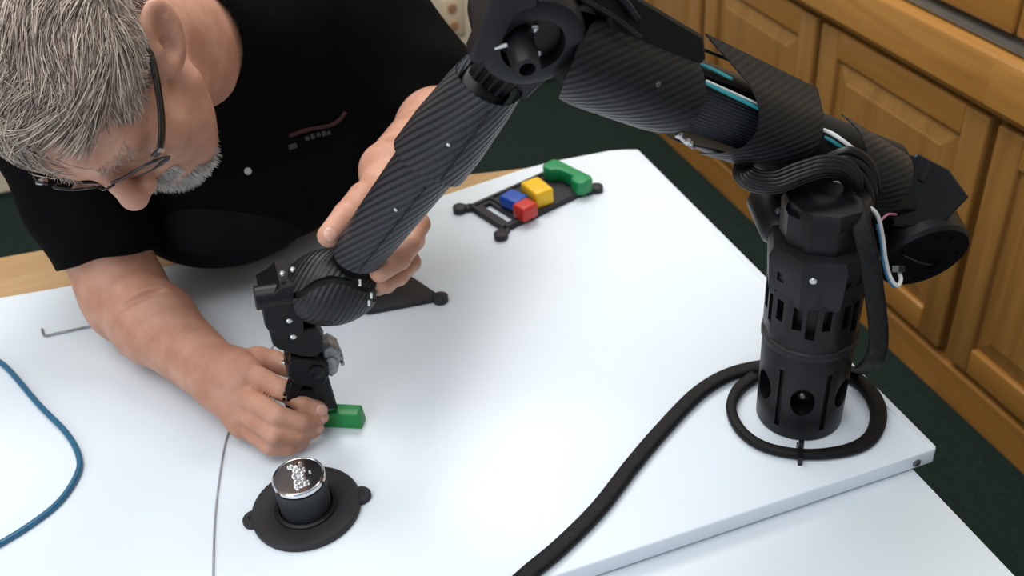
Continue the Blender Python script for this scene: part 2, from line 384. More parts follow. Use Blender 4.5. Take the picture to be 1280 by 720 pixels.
def lay(name, px, z, r, m, label, cat, n=70, seg=8):
    P = spline([at(x, y, z) for x, y in px], n)
    return tag(obj(name, MB().tube(P, r, seg), m, smooth=True), label, cat)
lay('thin_cord', [(346, 425), (330, 452), (305, 497), (284, 545), (274, 600), (268, 660), (266, 745)], .0012, .0011, 'cord_grey', 'thin grey cord curving forward across the board from under the hand', 'cord')
lay('blue_cable', [(-420, 330), (-200, 375), (-50, 425), (-10, 447), (10, 461), (48, 505), (82, 540), (98, 568), (97, 592), (74, 627), (35, 658), (-15, 688), (-50, 705), (-200, 760), (-420, 800)], .0034, .0033, 'cable_blue', 'blue cable looping in from the left edge over the white board', 'cable', 90, 10)
hk = [at(52.5, 411, .002), at(53.5, 416, .002), at(57, 419.5, .002), at(70, 417, .002), at(135, 403, .002), at(165, 397, .002)]
tag(obj('hex_key', MB().tube(np.vstack([spline(hk[:4], 14), hk[4:]]), .0015, 6), 'servo_grey'), 'thin L-shaped steel hex key on the board beside the elbow', 'hex key')

# ---------------- black disc fixture with a chrome-topped peg
dc = at(384, 637, 0)
fx = thing('fixture_plate', dc, 'round black plate with two lugs in front of the hand', 'plate')
obj('disc', MB().lathe(dc, (0, 0, 1), [(.0525, 0), (.0535, .001), (.0535, .0055), (.052, .007), (.033, .0075), (.031, .006), (.0285, .006)], 56), 'plastic_plate', fx, ang=40)
for px in ((318, 652), (451, 622)):
    p = at(*px, 0); u = N_(dc-p); 
    lg = MB().lathe(p, (0, 0, 1), [(.0105, 0), (.0108, .001), (.0108, .0045), (.010, .0058), (.0045, .006), (.004, .0045)], 22)
    lg.box((p+(dc-p)*.14)+A_(0, 0, .0026), (.02, .019, .0052), rotz(math.atan2(u[1], u[0])))
    obj('lug', lg, 'plastic_plate', fx, ang=40)
obj('socket_ring', MB().lathe(dc+A_(0, 0, .006), (0, 0, 1), [(.031, 0), (.031, .0015), (.029, .003), (.0265, .003), (.0265, 0)], 40), 'plastic_black', fx, ang=40)
pg = thing('peg', dc+A_(0, 0, .006), 'short black cylinder with an embossed chrome top on the round plate', 'peg')
obj('body', MB().lathe(dc+A_(0, 0, .006), (0, 0, 1), [(.0245, 0), (.025, .001), (.025, .034)], 44), 'peg_grey', pg, ang=40)
cp = obj('chrome_cap', MB().lathe(dc+A_(0, 0, .040), (0, 0, 1), [(.0251, .0025), (.0255, .003), (.0255, .0065), (.0248, .0076), (.0236, .0079), (.0230, .0076)], 44), 'chrome', pg, ang=25)
relief = MB(); rng = random.Random(3)
u0 = N_(at(384, 620, .05)-at(376, 590, .05)); u1 = np.cross(A_(0, 0, 1), u0)
def rp(a, b, r, h): relief.ball(dc+A_(0, 0, .0484)+u0*a+u1*b, (r, r*.8, h), 10, 6)
rp(-.011, 0, .0052, .0035)
for sx in (-1, 1):
    rp(-.0145, sx*.0045, .002, .0028); rp(-.001, sx*.0042, .0024, .0026); rp(.008, sx*.0035, .003, .0028); rp(-.006, sx*.003, .0018, .002); rp(.013, sx*.0045, .0024, .002)
rp(-.0035, 0, .0028, .003); rp(.0045, 0, .0028, .0025); rp(.0125, 0, .003, .003)
for _ in range(26): rp(rng.uniform(-.016, .017), rng.gauss(0, .0035), rng.uniform(.0008, .0018), rng.uniform(.001, .0028))
obj('embossed_relief', relief, 'chrome', cp, smooth=True)

# ---------------- tray with the toy blocks
tA, tB, tC, tD = at(588, 262, 0), at(629, 292, 0), at(734, 243, 0), at(691, 215, 0)
tc_ = (tA+tB+tC+tD)/4
tux = N_((tC-tB)+(tD-tA)); tuy = np.cross(A_(0, 0, 1), tux); TL = (np.linalg.norm(tC-tB)+np.linalg.norm(tD-tA))/2; TW = abs((tA-tB)@tuy)*.5+abs((tD-tC)@tuy)*.5
TR = np.array([tux, tuy, A_(0, 0, 1)]).T
def tp(a, b, z=0.): return tc_+tux*a+tuy*b+A_(0, 0, z)
tr = thing('block_tray', tc_, 'flat black tray with corner lugs holding toy blocks near the far edge', 'tray')
pl = obj('plate', MB().box(tp(0, 0, .003), (TL, TW, .006), TR), 'plastic_plate', tr)
cut(pl, [MB().box(tp(-TL/2+.022, 0, .003), (.013, TW*.70, .02), TR)])
for a, b, sx, sy in ((0, TW/2-.003, TL, .006), (0, -TW/2+.003, TL, .006), (TL/2-.003, 0, .006, TW), (-TL/2+.003, 0, .006, TW), (-TL/2+.036, 0, .005, TW-.01)):
    bevel_obj(obj('rim', MB().box(tp(a, b, .0065), (sx, sy, .005), TR), 'plastic_plate', tr), .0015)
for a, b, dx, dy in ((-TL/2, TW/2, -1, .5), (-TL/2, -TW/2, -1, -.6), (TL/2, -TW/2, 1, -.2), (TL/2, TW/2, 1, .4)):
    e = N_(A_(dx, dy, 0)); ea = tp(a+e[0]*.013, b+e[1]*.013)
    lm = MB().lathe(ea, (0, 0, 1), [(.0095, 0), (.0098, .001), (.0098, .008), (.0085, .009)], 20)
    lm.box((ea+tp(a, b))/2+A_(0, 0, .0035), (.022, .012, .007), TR@rotz(math.atan2(e[1], e[0])))
    obj('lug', lm, 'plastic_plate', tr, ang=40)
def tblock(name, px, z0, size, m, yaw, label):
    c = at(px[0], px[1], z0+size[2]); c[2] = z0+size[2]/2
    o = obj(name, MB().box(c, size, TR@rotz(yaw)), m); bevel_obj(o, .0042, 4)
    return tag(o, label, 'block', 'toy blocks')
tblock('toy_block', (671, 231), .0062, (.030, .044, .026), 'block_yellow', math.radians(-8), 'yellow rectangular block in the middle of the black tray')
tblock('toy_block', (642, 244), .0062, (.028, .034, .018), 'block_blue', math.radians(8), 'blue block on the tray behind the red block')
tblock('toy_block', (656, 254), .0062, (.027, .025, .022), 'block_red', math.radians(4), 'small red cube block at the front of the tray')
gA, gB = at(694, 213, .018), at(726, 228, .018); gA[2] = gB[2] = .0062
gd = N_(gB-gA); gn = np.cross(A_(0, 0, 1), gd)
arch = []
Lg = np.linalg.norm(gB-gA)
for t in np.linspace(PI, 0, 9): arch.append(gA-gd*.002+gd*0+(gd*math.cos(t)*-1*0))
prof = [(-.016, .011), (-.016, -.010), (-.008, -.016), (.006, -.014), (.012, -.004), (Lg-.012, -.004), (Lg-.006, -.014), (Lg+.008, -.016), (Lg+.016, -.010), (Lg+.016, .008), (Lg+.008, .013), (-.008, .015)]
ga = obj('toy_block', MB().prism([gA+gd*a+gn*b for a, b in prof], (0, 0, 1), 0, .021), 'block_green_dark'); bevel_obj(ga, .003, 3)
tag(ga, 'green arch-shaped block at the right end of the tray', 'block', 'toy blocks')

# ---------------- second black bracket plate under the arm
b2 = thing('bracket_plate', at(490, 372, 0), 'black bracket plate with a round lug lying behind the gripper', 'bracket')
poly = [at(x, y, 0) for x, y in ((420, 372), (448, 352), (513, 349), (524, 356), (546, 371), (543, 379), (462, 394), (440, 392))]
bevel_obj(obj('plate', MB().prism(poly, (0, 0, 1), 0, .007), 'plastic_plate', b2), .0015)
lp2 = at(551, 376.5, 0); obj('lug', MB().lathe(lp2, (0, 0, 1), [(.0095, 0), (.0098, .001), (.0098, .008), (.0085, .009)], 22), 'plastic_plate', b2, ang=40)
# ================================================================== ROBOT ARM
B0 = at(998, 515, 0); SH = A_(.5554, .7298, .2647); EL = rd(655, 45, .735*K); WR = at(418, 357, .165*K)
JN = N_(np.cross(EL-SH, WR-EL))                 # hinge axis of shoulder and elbow, pointing towards the viewer side and down
if JN[1] > 0: JN = -JN
ra = thing('robot_arm', B0, 'black desktop robot arm with carbon fibre links standing on the white board', 'robot arm')
PHI = math.atan2(-B0[1], -B0[0])                # base -> camera side
def bp_(phi, r, z): return B0+A_(math.cos(phi)*r, math.sin(phi)*r, z)

# --- base column
low = obj('base_cylinder', MB().lathe(B0, (0, 0, 1), [(.0425, 0), (.0435, .0015), (.0450, .106), (.0430, .110)], 72), 'plastic_print', ra, ang=40)
cs = []
for k in range(6):
    ph = PHI+.06+k*PI/3; d = A_(math.cos(ph), math.sin(ph), 0)
    cs.append(MB().lathe(B0+A_(0, 0, .052)+d*.022, d, [(.0175, 0), (.0175, .04)], 28, ref=A_(0, 0, 1), ell=.68))
    ph2 = ph+PI/6; d2 = A_(math.cos(ph2), math.sin(ph2), 0)
    cs.append(MB().box(B0+d2*.045+A_(0, 0, .050), (.010, .0055, .074), rotz(ph2)))
cut(low, cs)
for k in range(6):
    ph = PHI+.06+k*PI/3; d = A_(math.cos(ph), math.sin(ph), 0); c = B0+d*.022+A_(0, 0, .045)
    obj('screw', MB().lathe(c, d, [(.0038, 0), (.0038, .004), (.0026, .0052)], 12), 'screw_steel', ra, ang=40)
obj('base_band', MB().lathe(B0, (0, 0, 1), [(.0445, .104), (.0466, .106), (.0468, .111), (.0462, .1135), (.044, .115)], 64), 'plastic_soft', ra, ang=35)
# --- faceted middle section with slots
mid = obj('column_body', MB().lathe(B0, (0, 0, 1), [(.0455, .112), (.0465, .19), (.0455, .212)], 12, ref=A_(math.cos(PHI+.1), math.sin(PHI+.1), 0)), 'plastic_print', ra)
cs = []
for k in range(6):
    for off, z0, z1, w in ((-.27, .140, .176, .0090), (.02, .132, .168, .0090), (.34, .142, .166, .008)):
        ph = PHI+k*PI/3+off+.0; d = A_(math.cos(ph), math.sin(ph), 0)
        cs.append(MB().box(B0+d*.044+A_(0, 0, (z0+z1)/2), (.018, w, z1-z0), rotz(ph)))
cut(mid, cs); bevel = mid
# --- flared collar
col = obj('collar', MB().lathe(B0, (0, 0, 1), [(.0470, .166), (.0490, .174), (.0515, .210), (.0475, .219), (.038, .221)], 8, ref=A_(math.cos(PHI-.25), math.sin(PHI-.25), 0)), 'plastic_soft', ra)
cs = []
for k, z, w, h in ((.62, .196, .007, .007), (-.75, .192, .008, .010), (.95, .194, .007, .01)):
    d = A_(math.cos(PHI+k), math.sin(PHI+k), 0); cs.append(MB().box(B0+d*.05+A_(0, 0, z), (.02, w, h), rotz(PHI+k)))
for k in range(8):
    ph = PHI-.25+PI/8+k*PI/4; d = A_(math.cos(ph), math.sin(ph), 0)
    if k % 2: cs.append(MB().box(B0+d*.051+A_(0, 0, .169), (.014, .022, .012), rotz(ph)))
cut(col, cs)
obj('screw', MB().lathe(bp_(PHI-.05, .0470, .203), bp_(PHI-.05, 1, 0)-B0, [(.0034, 0), (.0034, .003), (.0018, .0036)], 12), 'screw_steel', ra)
# --- head cap on the column
cap = obj('column_cap', MB().lathe(B0+A_(.002, .002, 0), (0, 0, 1), [(.0395, .214), (.0405, .257), (.0380, .262), (.030, .263)], 10, ref=A_(math.cos(PHI+.35), math.sin(PHI+.35), 0)), 'plastic_print', ra)
cut(cap, [MB().box(bp_(PHI+.55, .041, .236), (.010, .022, .022), rotz(PHI+.55)), MB().box(bp_(PHI-.9, .043, .259), (.02, .02, .012), rotz(PHI-.9))])
kn = rd(1062, 252, .985)
obj('cap_knob', MB().lathe(kn-A_(0, 0, .012), (0, 0, 1), [(.0155, 0), (.016, .002), (.016, .010), (.012, .014)], 24), 'plastic_black', ra, ang=40)
for px, py, d in ((1038, 320, .975), (1046, 317, .975)):
    pass
p0, p1 = rd(1036, 322, .972), rd(1048, 318, .975)
obj('clip', MB().tube([p0-A_(0, 0, .004), p0, p1], .0011, 6), 'wire_white', ra)
# yoke left of the cap
obj('yoke', MB().lathe(rd(968, 262, 1.03)-JN*.02, JN, [(.020, 0), (.022, .003), (.022, .045), (.018, .05)], 28), 'plastic_black', ra, ang=40)
obj('screw', MB().lathe(rd(974, 262, .99), JN, [(.004, 0), (.004, .003), (.0025, .004)], 12), 'screw_dark', ra)

# --- shoulder housing and motor tail
sh0 = rd(1092, 268, 1.10)
obj('shoulder_housing', MB().lathe(sh0-JN*.055, JN, [(.044, 0), (.047, .004), (.047, .08), (.043, .085)], 40), 'plastic_black', ra, ang=40)
dcn = rd(1156, 322, 1.10)
disc = obj('motor_disc', MB().lathe(dcn-JN*.034, JN, [(.044, 0), (.047, .003), (.047, .031), (.044, .035), (.042, .035)], 48), 'plastic_print', ra, ang=40)
hc_ = onplane(1166, 330, dcn, JN)
cut(disc, [MB().lathe(hc_-JN*.02, JN, [(.0115, 0), (.0115, .05)], 24, ell=.6)]+[MB().lathe(dcn+frame(JN, A_(0, 0, 1))@A_(0, math.cos(a)*.034, math.sin(a)*.034)-JN*.004, JN, [(.0022, 0), (.0022, .02)], 10) for a in np.arange(0, 2*PI, PI/6)])
obj('hub', MB().lathe(hc_-JN*.012, JN, [(.0075, 0), (.0075, .009), (.006, .0095)], 20), 'plastic_black', ra, ang=40)
# motor box
q = [rd(x, y, 1.07) for x, y in ((1133, 196), (1146, 190), (1185, 208), (1212, 246), (1170, 288), (1118, 278), (1105, 236))]
n = N_(CAMPOS-q[4]+A_(.35, 0, 0)); P0 = q[4]
q = [onplane(x, y, P0, n) for x, y in ((1133, 203), (1147, 191), (1187, 212), (1212, 246), (1173, 286), (1116, 282), (1104, 236))]
bx_ = obj('motor_box', MB().prism(q, n, -.06, 0, .002), 'plastic_black', ra, ang=30)
for a, b in (((1131, 217), (1140, 196)), ((1150, 226), (1162, 206))):
    a3, b3 = onplane(*a, P0, n)+n*.001, onplane(*b, P0, n)+n*.001
    obj('motor_rib', MB().tube([a3, b3], .004, 4), 'plastic_soft', ra)
obj('arm_bridge', MB().cyl(rd(1120, 290, 1.15), rd(1150, 262, 1.15), .030, seg=24), 'plastic_black', ra, ang=40)

# --- generic curved shell (part of a cone around an axis), with thickness
def shell(A, B, r, t0, t1, sL, sR, thick=.0014, nt=36, ns=26, flat0=None, uvoff=0., facing=None):
    A = np.asarray(A, float); B = np.asarray(B, float); ax = B-A; L = np.linalg.norm(ax); a = ax/L
    f = CAMPOS-(A+B)/2 if facing is None else facing
    nc = N_(f-a*(f@a)); nu = np.cross(a, nc)
    if nu@A_(0, 0, 1) < 0: nu = -nu
    rf = r if callable(r) else (lambda s: r[0]+(r[1]-r[0])*s)
    lf = sL if callable(sL) else (lambda t: sL); rfn = sR if callable(sR) else (lambda t: sR)
    T0 = t0 if callable(t0) else (lambda s: t0); T1 = t1 if callable(t1) else (lambda s: t1)
    V = []; UV = []
    for layer in (0, 1):
        for i in range(nt+1):
            t = i/nt
            for j in range(ns+1):
                s = lf(t)+(rfn(t)-lf(t))*j/ns; th = math.radians(T0(s)+(T1(s)-T0(s))*t); rr = (rf(s) if flat0 is None else rf(s)/math.cos(max(0., th-flat0)))-layer*thick
                V.append(A+ax*s+(nc*math.cos(th)+nu*math.sin(th))*rr); UV.append((s*L+uvoff, th*rf(.5)))
    m = MB(); fs = []; w = ns+1; off = (nt+1)*w
    for i in range(nt):
        for j in range(ns):
            p = i*w+j; fs += [(p, p+1, p+w+1, p+w), (off+p, off+p+w, off+p+w+1, off+p+1)]
    for i in range(nt):
        for j in (0, ns):
            p = i*w+j; fs.append((p, p+w, off+p+w, off+p))
    for j in range(ns):
        for i in (0, nt):
            p = i*w+j; fs.append((p, p+1, off+p+1, off+p))
    m.add(V, fs); m.uv = UV; return m
def lerp(xs, ys): return lambda t: float(np.interp(t, xs, ys))

# --- upper arm (t runs from the lower side to the upper side, s from shoulder to elbow)
rU = lambda s: .046+(.036-.046)*max(0, min(1, (s-.1)/.75))
core = MB().tube([SH+(EL-SH)*s for s in (-.22, .1, .5, .93)], [.030, .030, .026, .023], 20); obj('upper_arm_core', core, 'cavity', ra, smooth=True)
obj('shoulder_shell', shell(rd(1104, 228, 1.05), rd(1037, 192, 1.00), (.034, .036), -75, 78, 0., lerp((0, .3, .6, .85, 1), (.48, .60, .82, 1.02, 1.24))), 'carbon_upper', ra, ang=40)
obj('middle_shell', shell(SH, EL, lambda s: .0395+.012*(s-.1), -72, 76, lerp((0, .2, .5, .8, 1), (.19, .18, .175, .17, .175)), lerp((0, .12, .25, .42, .6, .75, .88, 1), (.46, .415, .39, .385, .405, .44, .50, .575)), flat0=.72), 'carbon_upper', ra, ang=40)
obj('elbow_side_shell', shell(SH, EL, lambda s: .0385, -88, 76, lerp((0, .12, .3, .6, .85, 1), (.66, .585, .56, .56, .59, .64)), lerp((0, .12, .35, .6, .8, 1), (.80, .89, .925, .93, .90, .83))), 'carbon_upper', ra, ang=40)
obj('lower_guard', shell(SH, EL, lambda s: rU(s)-.002, -150, -58, lerp((0, 1), (.05, .05)), lerp((0, .5, .8, 1), (.50, .52, .49, .43))), 'plastic_soft', ra, ang=40)
obj('ribbed_sleeve', shell(SH, EL, lambda s: .031, -60, 20, .30, .62, nt=24), 'ribbed_cable', ra, ang=40)
obj('upper_cover', shell(SH, EL, lambda s: .0335, 40, 150, .30, .80), 'plastic_black', ra, ang=40)
# boxy housing above the elbow end
def armpt(s, th, r):
    a = N_(EL-SH); f = CAMPOS-(SH+EL)/2; nc = N_(f-a*(f@a)); nu = np.cross(a, nc)
    if nu[2] < 0: nu = -nu
    th = math.radians(th); return SH+(EL-SH)*s+(nc*math.cos(th)+nu*math.sin(th))*r
AF = frame(EL-SH, armpt(.5, 90, 1)-armpt(.5, 90, 0))
hb = MB().prism([armpt(s, 90, h) for s, h in ((.57, .034), (.60, .050), (.86, .060), (1.06, .060), (1.02, .044), (.86, .034), (.80, .0), (.62, .0))], AF[:, 2], -.026, .024, .003)
obj('elbow_housing', hb, 'plastic_black', ra, ang=30)
wv = MB().tube(spline([armpt(.80, 52, .052), armpt(.86, 60, .06), armpt(.95, 66, .062), armpt(1.05, 70, .06)], 20), .003, 8); obj('housing_rim', wv, 'plastic_soft', ra, smooth=True)
obj('housing_rim', MB().tube(spline([armpt(.78, 40, .046), armpt(.88, 46, .052), armpt(1.0, 52, .052)], 20), .002, 8), 'plastic_soft', ra, smooth=True)
for m_, r, pts in (('wire_teal', .0016, ((.36, 18, .036), (.45, 22, .035), (.55, 26, .035), (.66, 28, .034))),
                   ('wire_teal', .0014, ((.48, 46, .037), (.56, 50, .037), (.66, 50, .036))),
                   ('wire_white', .0011, ((.37, 24, .036), (.46, 27, .0355), (.56, 30, .035)))):
    obj('wire', MB().tube(spline([armpt(*p) for p in pts], 24), r, 8), m_, ra, smooth=True)
for m_, r, pts in (('wire_white', .0020, ((985, 148, 1.0), (1012, 158, .985), (1040, 167, .98), (1072, 190, .99))), ('wire_teal', .0017, ((985, 158, 1.0), (1012, 166, .99), (1036, 174, .985), (1066, 194, .995))),
                   ('wire_blue', .0030, ((1020, 172, 1.01), (1036, 176, 1.0), (1046, 190, 1.0))), ('wire_white', .0014, ((1112, 190, 1.04), (1120, 194, 1.035), (1127, 204, 1.04)))):
    obj('wire', MB().tube(spline([rd(*p) for p in pts], 24), r, 8), m_, ra, smooth=True)
obj('tendon_rod', MB().tube([armpt(.70, 74, .042), armpt(.40, 74, .043)], .0016, 8), 'wire_black', ra)
for s, th, r in ((.545, -62, .038), (.50, -68, .040), (.515, -64, .040)):
    c = armpt(s, th, r); d = N_(c-armpt(s, th, 0)); obj('screw', MB().lathe(c-d*.003, d, [(.0035, 0), (.0035, .003), (.002, .004)], 12), 'screw_steel', ra)
obj('joint_clip', MB().tube([armpt(.555, -60, .036), armpt(.515, -66, .039), armpt(.48, -72, .040)], .0022, 6), 'screw_steel', ra)
for s, th in ((.70, 2), (.22, -42)): 
    c = armpt(s, th, .0375 if s > .5 else .0445); d = N_(c-armpt(s, th, 0)); obj('screw', MB().lathe(c-d*.001, d, [(.0026, 0), (.0026, .002), (.0015, .0026)], 10), 'screw_dark', ra)

# --- elbow joint: ring housing, recessed face, hollow spigot along the hinge axis
EC = onplane(657, 28, EL, JN)
hz = obj('elbow_ring', MB().lathe(EC-JN*.026, JN, [(.038, 0), (.041, .003), (.042, .044), (.0395, .051), (.031, .054), (.0265, .0535)], 56), 'plastic_soft', ra, ang=35)
cut(hz, [MB().lathe(EC+JN*.015, JN, [(.0245, 0), (.0255, .03)], 40)])
obj('elbow_face', MB().lathe(EC+JN*.012, JN, [(.0244, 0), (.0244, .005), (.023, .006)], 40), 'plastic_black', ra, ang=35)
so = onplane(647, 46, EC+JN*.018, JN)
sp = obj('spigot', MB().lathe(so-JN*.002, JN, [(.0130, 0), (.0114, .006), (.0110, .036), (.0100, .038)], 32), 'plastic_soft', ra, ang=35)
cut(sp, [MB().lathe(so+JN*.012, JN, [(.0062, 0), (.0062, .04)], 24)])
for px in ((668, 34), (672, 66), (637, 40)):
    c = onplane(*px, EC+JN*.018, JN); obj('screw', MB().lathe(c, JN, [(.0034, -.001), (.0034, .002), (.002, .003)], 14), 'screw_steel', ra, ang=40)
obj('pin', MB().cyl(onplane(618, 60, EC+JN*.030, JN), onplane(634, 56, EC+JN*.030, JN), .0016, seg=10), 'wire_white', ra)
# curved shield left of the ring and cheek below it
FM = frame(JN, A_(0, 0, 1)); 
def eb(px, py, off): return onplane(px, py, EC+JN*off, JN)
outer = [(622, -30), (610, 5), (598, 40), (586, 69), (588, 75), (596, 79)]; inner = [(611, 73), (625, 55), (632, 42), (641, 25), (653, 13), (672, 6), (676, -30)]
sm = MB(); 
obj('elbow_shield', sm.prism([eb(x, y, .028) for x, y in outer+inner], JN, -.014, .003, .002), 'plastic_soft', ra, ang=35)
obj('elbow_cheek', MB().prism([eb(x, y, -.002) for x, y in ((636, 92), (648, 113), (656, 111), (668, 99), (700, 72), (706, 40), (690, 40), (676, 80))], JN, -.02, .012, .002), 'plastic_soft', ra, ang=35)
obj('elbow_backplate', MB().prism([eb(x, y, -.03) for x, y in ((612, -40), (690, -40), (720, 10), (716, 60), (650, 95), (598, 60), (600, 0))], JN, -.012, .012, .003), 'plastic_black', ra, ang=35)

# --- forearm
def fpt(s, th, r):
    a = N_(WR-EL); f = CAMPOS-(WR+EL)/2; nc = N_(f-a*(f@a)); nu = np.cross(a, nc)
    if nu@RC[:, 0] < 0: nu = -nu          # positive = right-hand side
    th = math.radians(th); return EL+(WR-EL)*s+(nc*math.cos(th)+nu*math.sin(th))*r
FF = frame(WR-EL, fpt(.5, 90, 1)-fpt(.5, 90, 0))
bevel_obj(obj('forearm_neck', MB().box(EL+(WR-EL)*.13, (.11, .036, .020), FF), 'plastic_black', ra), .003)
for k in (-.011, -.004, .004, .011):
    obj('neck_rib', MB().tube([EL+(WR-EL)*.02+FF[:, 1]*k+FF[:, 2]*(-.0105 if (FF[:, 2]@(CAMPOS-EL)) < 0 else .0105), EL+(WR-EL)*.22+FF[:, 1]*k+FF[:, 2]*(-.0105 if (FF[:, 2]@(CAMPOS-EL)) < 0 else .0105)], .0022, 8), 'plastic_soft', ra)
fcore = MB().tube([EL+(WR-EL)*s for s in (.15, .4, .7, .95)], [.020, .021, .020, .018], 20); obj('forearm_core', fcore, 'plastic_black', ra, smooth=True)
fr1 = lambda s: float(np.interp(s, (.12, .2, .34, .46), (.0270, .0305, .0340, .0345)))
fr2 = lambda s: float(np.interp(s, (.3, .45, .7, .85), (.0285, .0280, .0258, .0240)))
def rshell(*a, **k): return shell(*a, **k)
obj('forearm_upper_shell', shell(EL, WR, fr1, -120, 130, lerp((0, .3, .55, .8, 1), (.12, .145, .155, .165, .12)), lerp((0, .2, .42, .6, .8, 1), (.42, .425, .41, .43, .445, .44)), nt=48), 'carbon_fore', ra, ang=40)
obj('forearm_lower_shell', shell(EL, WR, fr2, -120, 130, lerp((0, 1), (.36, .36)), lerp((0, .3, .6, 1), (.80, .84, .86, .84)), nt=48), 'carbon_fore', ra, ang=40)
for s, th, r in ((.30, 8, .0325), (.57, 5, .0275)):
    c = fpt(s, th, r); d = N_(c-fpt(s, th, 0)); obj('screw', MB().lathe(c-d*.001, d, [(.0018, 0), (.0018, .0015), (.001, .002)], 10), 'screw_steel', ra)
obj('seam', MB().tube([fpt(s, 30, fr1(s)+.0002) for s in (.17, .22, .28, .34, .40)], .0008, 6), 'cavity', ra)
obj('seam', MB().tube([fpt(s, 24, fr2(s)+.0002) for s in (.46, .55, .65, .75, .83)], .0008, 6), 'cavity', ra)

# --- wrist knuckle: two carbon half shells around a dark core
WA, WB = rd(366, 366, 1.012), rd(473, 350, 1.005); WL = np.linalg.norm(WB-WA)
obj('wrist_core', MB().lathe(WA+(WB-WA)*.05, WB-WA, [(.022, 0), (.030, WL*.15), (.0325, WL*.45), (.029, WL*.7), (.018, WL*.88), (.008, WL*.93)], 32), 'cavity', ra, smooth=True)
rW = lambda s: .0385*math.sqrt(max(.02, 1-((s-.45)/.58)**2))
gap = lambda s: float(np.interp(s, (0, .12, .3, .5, .7, .85, 1), (-6, -4, 8, 12, 4, -14, -30)))
obj('wrist_upper_shell', shell(WA, WB, rW, lambda s: gap(s)+5, 190, .0, lerp((0, 1), (.97, .97)), nt=32, ns=32), 'carbon_wrist', ra, ang=40)
obj('wrist_lower_shell', shell(WA, WB, lambda s: rW(s)-.0005, -170, lambda s: gap(s)-7, .02, lerp((0, .5, 1), (.95, .93, .88)), nt=32, ns=32), 'carbon_wrist', ra, ang=40)
def wpt(s, th, r):
    a = N_(WB-WA); f = CAMPOS-(WA+WB)/2; nc = N_(f-a*(f@a)); nu = np.cross(a, nc)
    if nu[2] < 0: nu = -nu
    th = math.radians(th); return WA+(WB-WA)*s+(nc*math.cos(th)+nu*math.sin(th))*r
for s, th, r in ((.80, -6, .030), (.90, -38, .026), (.86, -52, .029)):
    c = wpt(s, th, r); obj('pin', MB().cyl(c, c+(wpt(s, th+12, r)-c)+(wpt(s+.03, th, r)-c)*.3, .0013, seg=8), 'wire_white', ra)

# --- wrist housing, gripper (in an upright plane through the finger tips)
TIP = at(414, 522, .014); GN = N_(A_(-TIP[0]*.6, -TIP[1], 0))
def gp(px, py, off=0.): return onplane(px, py, TIP+GN*off, GN)
HO = gp(345, 385)
def part(name, px, t0, t1, m='plastic_black', bev=.0015, parent=None): return obj(name, MB().prism([gp(x, y) for x, y in px], GN, t0, t1, bev), m, parent or ra, ang=30)
part('wrist_housing', ((323, 361), (338, 352), (347, 344), (372, 338), (376, 400), (372, 412), (332, 398), (328, 392)), -.026, .022)
a3, b3 = gp(318, 373, .012), gp(366, 366, .012)
obj('housing_boss', MB().lathe(a3, b3-a3, [(.010, 0), (.0118, .001), (.0125, .036)], 24), 'plastic_print', ra, ang=40)
part('housing_plate', ((332, 396), (376, 400), (392, 396), (400, 408), (402, 424), (392, 434), (372, 433), (345, 424), (338, 418)), -.022, .018)
obj('swivel', MB().lathe(gp(386, 412, -.004), gp(386, 440, -.004)-gp(386, 412, -.004), [(.013, 0), (.0145, .003), (.0145, .014), (.011, .020)], 24), 'plastic_print', ra, ang=40)
for px in ((353, 343), (366, 338), (361.5, 400), (366.5, 420)):
    c = gp(*px, .021 if px[1] > 390 else .010); obj('screw', MB().lathe(c, GN if px[1] > 390 else A_(0, 0, 1), [(.0030, 0), (.0030, .002), (.0018, .003)], 12), 'screw_steel', ra)
gb = part('gripper_body', ((357, 447), (363, 440), (396, 438), (408, 446), (410, 458), (402, 472), (384, 474), (366, 470), (357, 460)), -.016, .014, 'plastic_print')
obj('body_boss', MB().lathe(gp(395, 461, .010), GN, [(.0078, 0), (.0078, .006), (.0055, .007)], 20), 'plastic_black', ra, ang=40)
obj('body_bar', MB().cyl(gp(362, 447, .012), gp(400, 452, .012), .0042, seg=12), 'plastic_black', ra, ang=40)
obj('screw', MB().lathe(gp(356, 453, .006), -RC[:, 0], [(.0022, 0), (.0022, .003)], 10), 'screw_steel', ra)
sv = part('servo', ((404, 432), (412, 427), (424, 434), (425, 446), (421, 462), (414, 468), (408, 464), (402, 446)), -.018, .006, 'servo_grey', .002)
for x, y in ((407, 430), (412, 426), (417, 426), (421, 430), (424, 437), (425, 444)):
    obj('tooth', MB().lathe(gp(x, y, -.014), GN, [(.0022, 0), (.0022, .016)], 6), 'servo_grey', sv)
obj('servo_shaft', MB().lathe(gp(413, 452, .006), GN, [(.0065, 0), (.0065, .003), (.003, .004)], 14), 'servo_grey', sv)
fa_ = part('gripper_finger', ((384, 470), (409, 465), (422, 509), (398, 511)), -.010, .004, 'plastic_print')
fb_ = part('gripper_finger', ((362, 473), (380, 473), (374, 486), (370, 502), (357, 498), (359, 488)), -.006, .006, 'plastic_print')
for x, y in ((361, 478), (359, 484), (357, 490), (356, 496)): obj('tooth', MB().box(gp(x, y), (.003, .010, .003), frame(RC[:, 0], GN)), 'plastic_print', fb_)
part('cross_link', ((370, 485), (392, 485), (398, 492), (396, 500), (372, 498)), -.006, .005, 'plastic_black')
part('finger_pad', ((356, 504), (368, 498), (380, 499), (384, 512), (376, 517), (358, 514)), -.012, -.001, 'plastic_black')

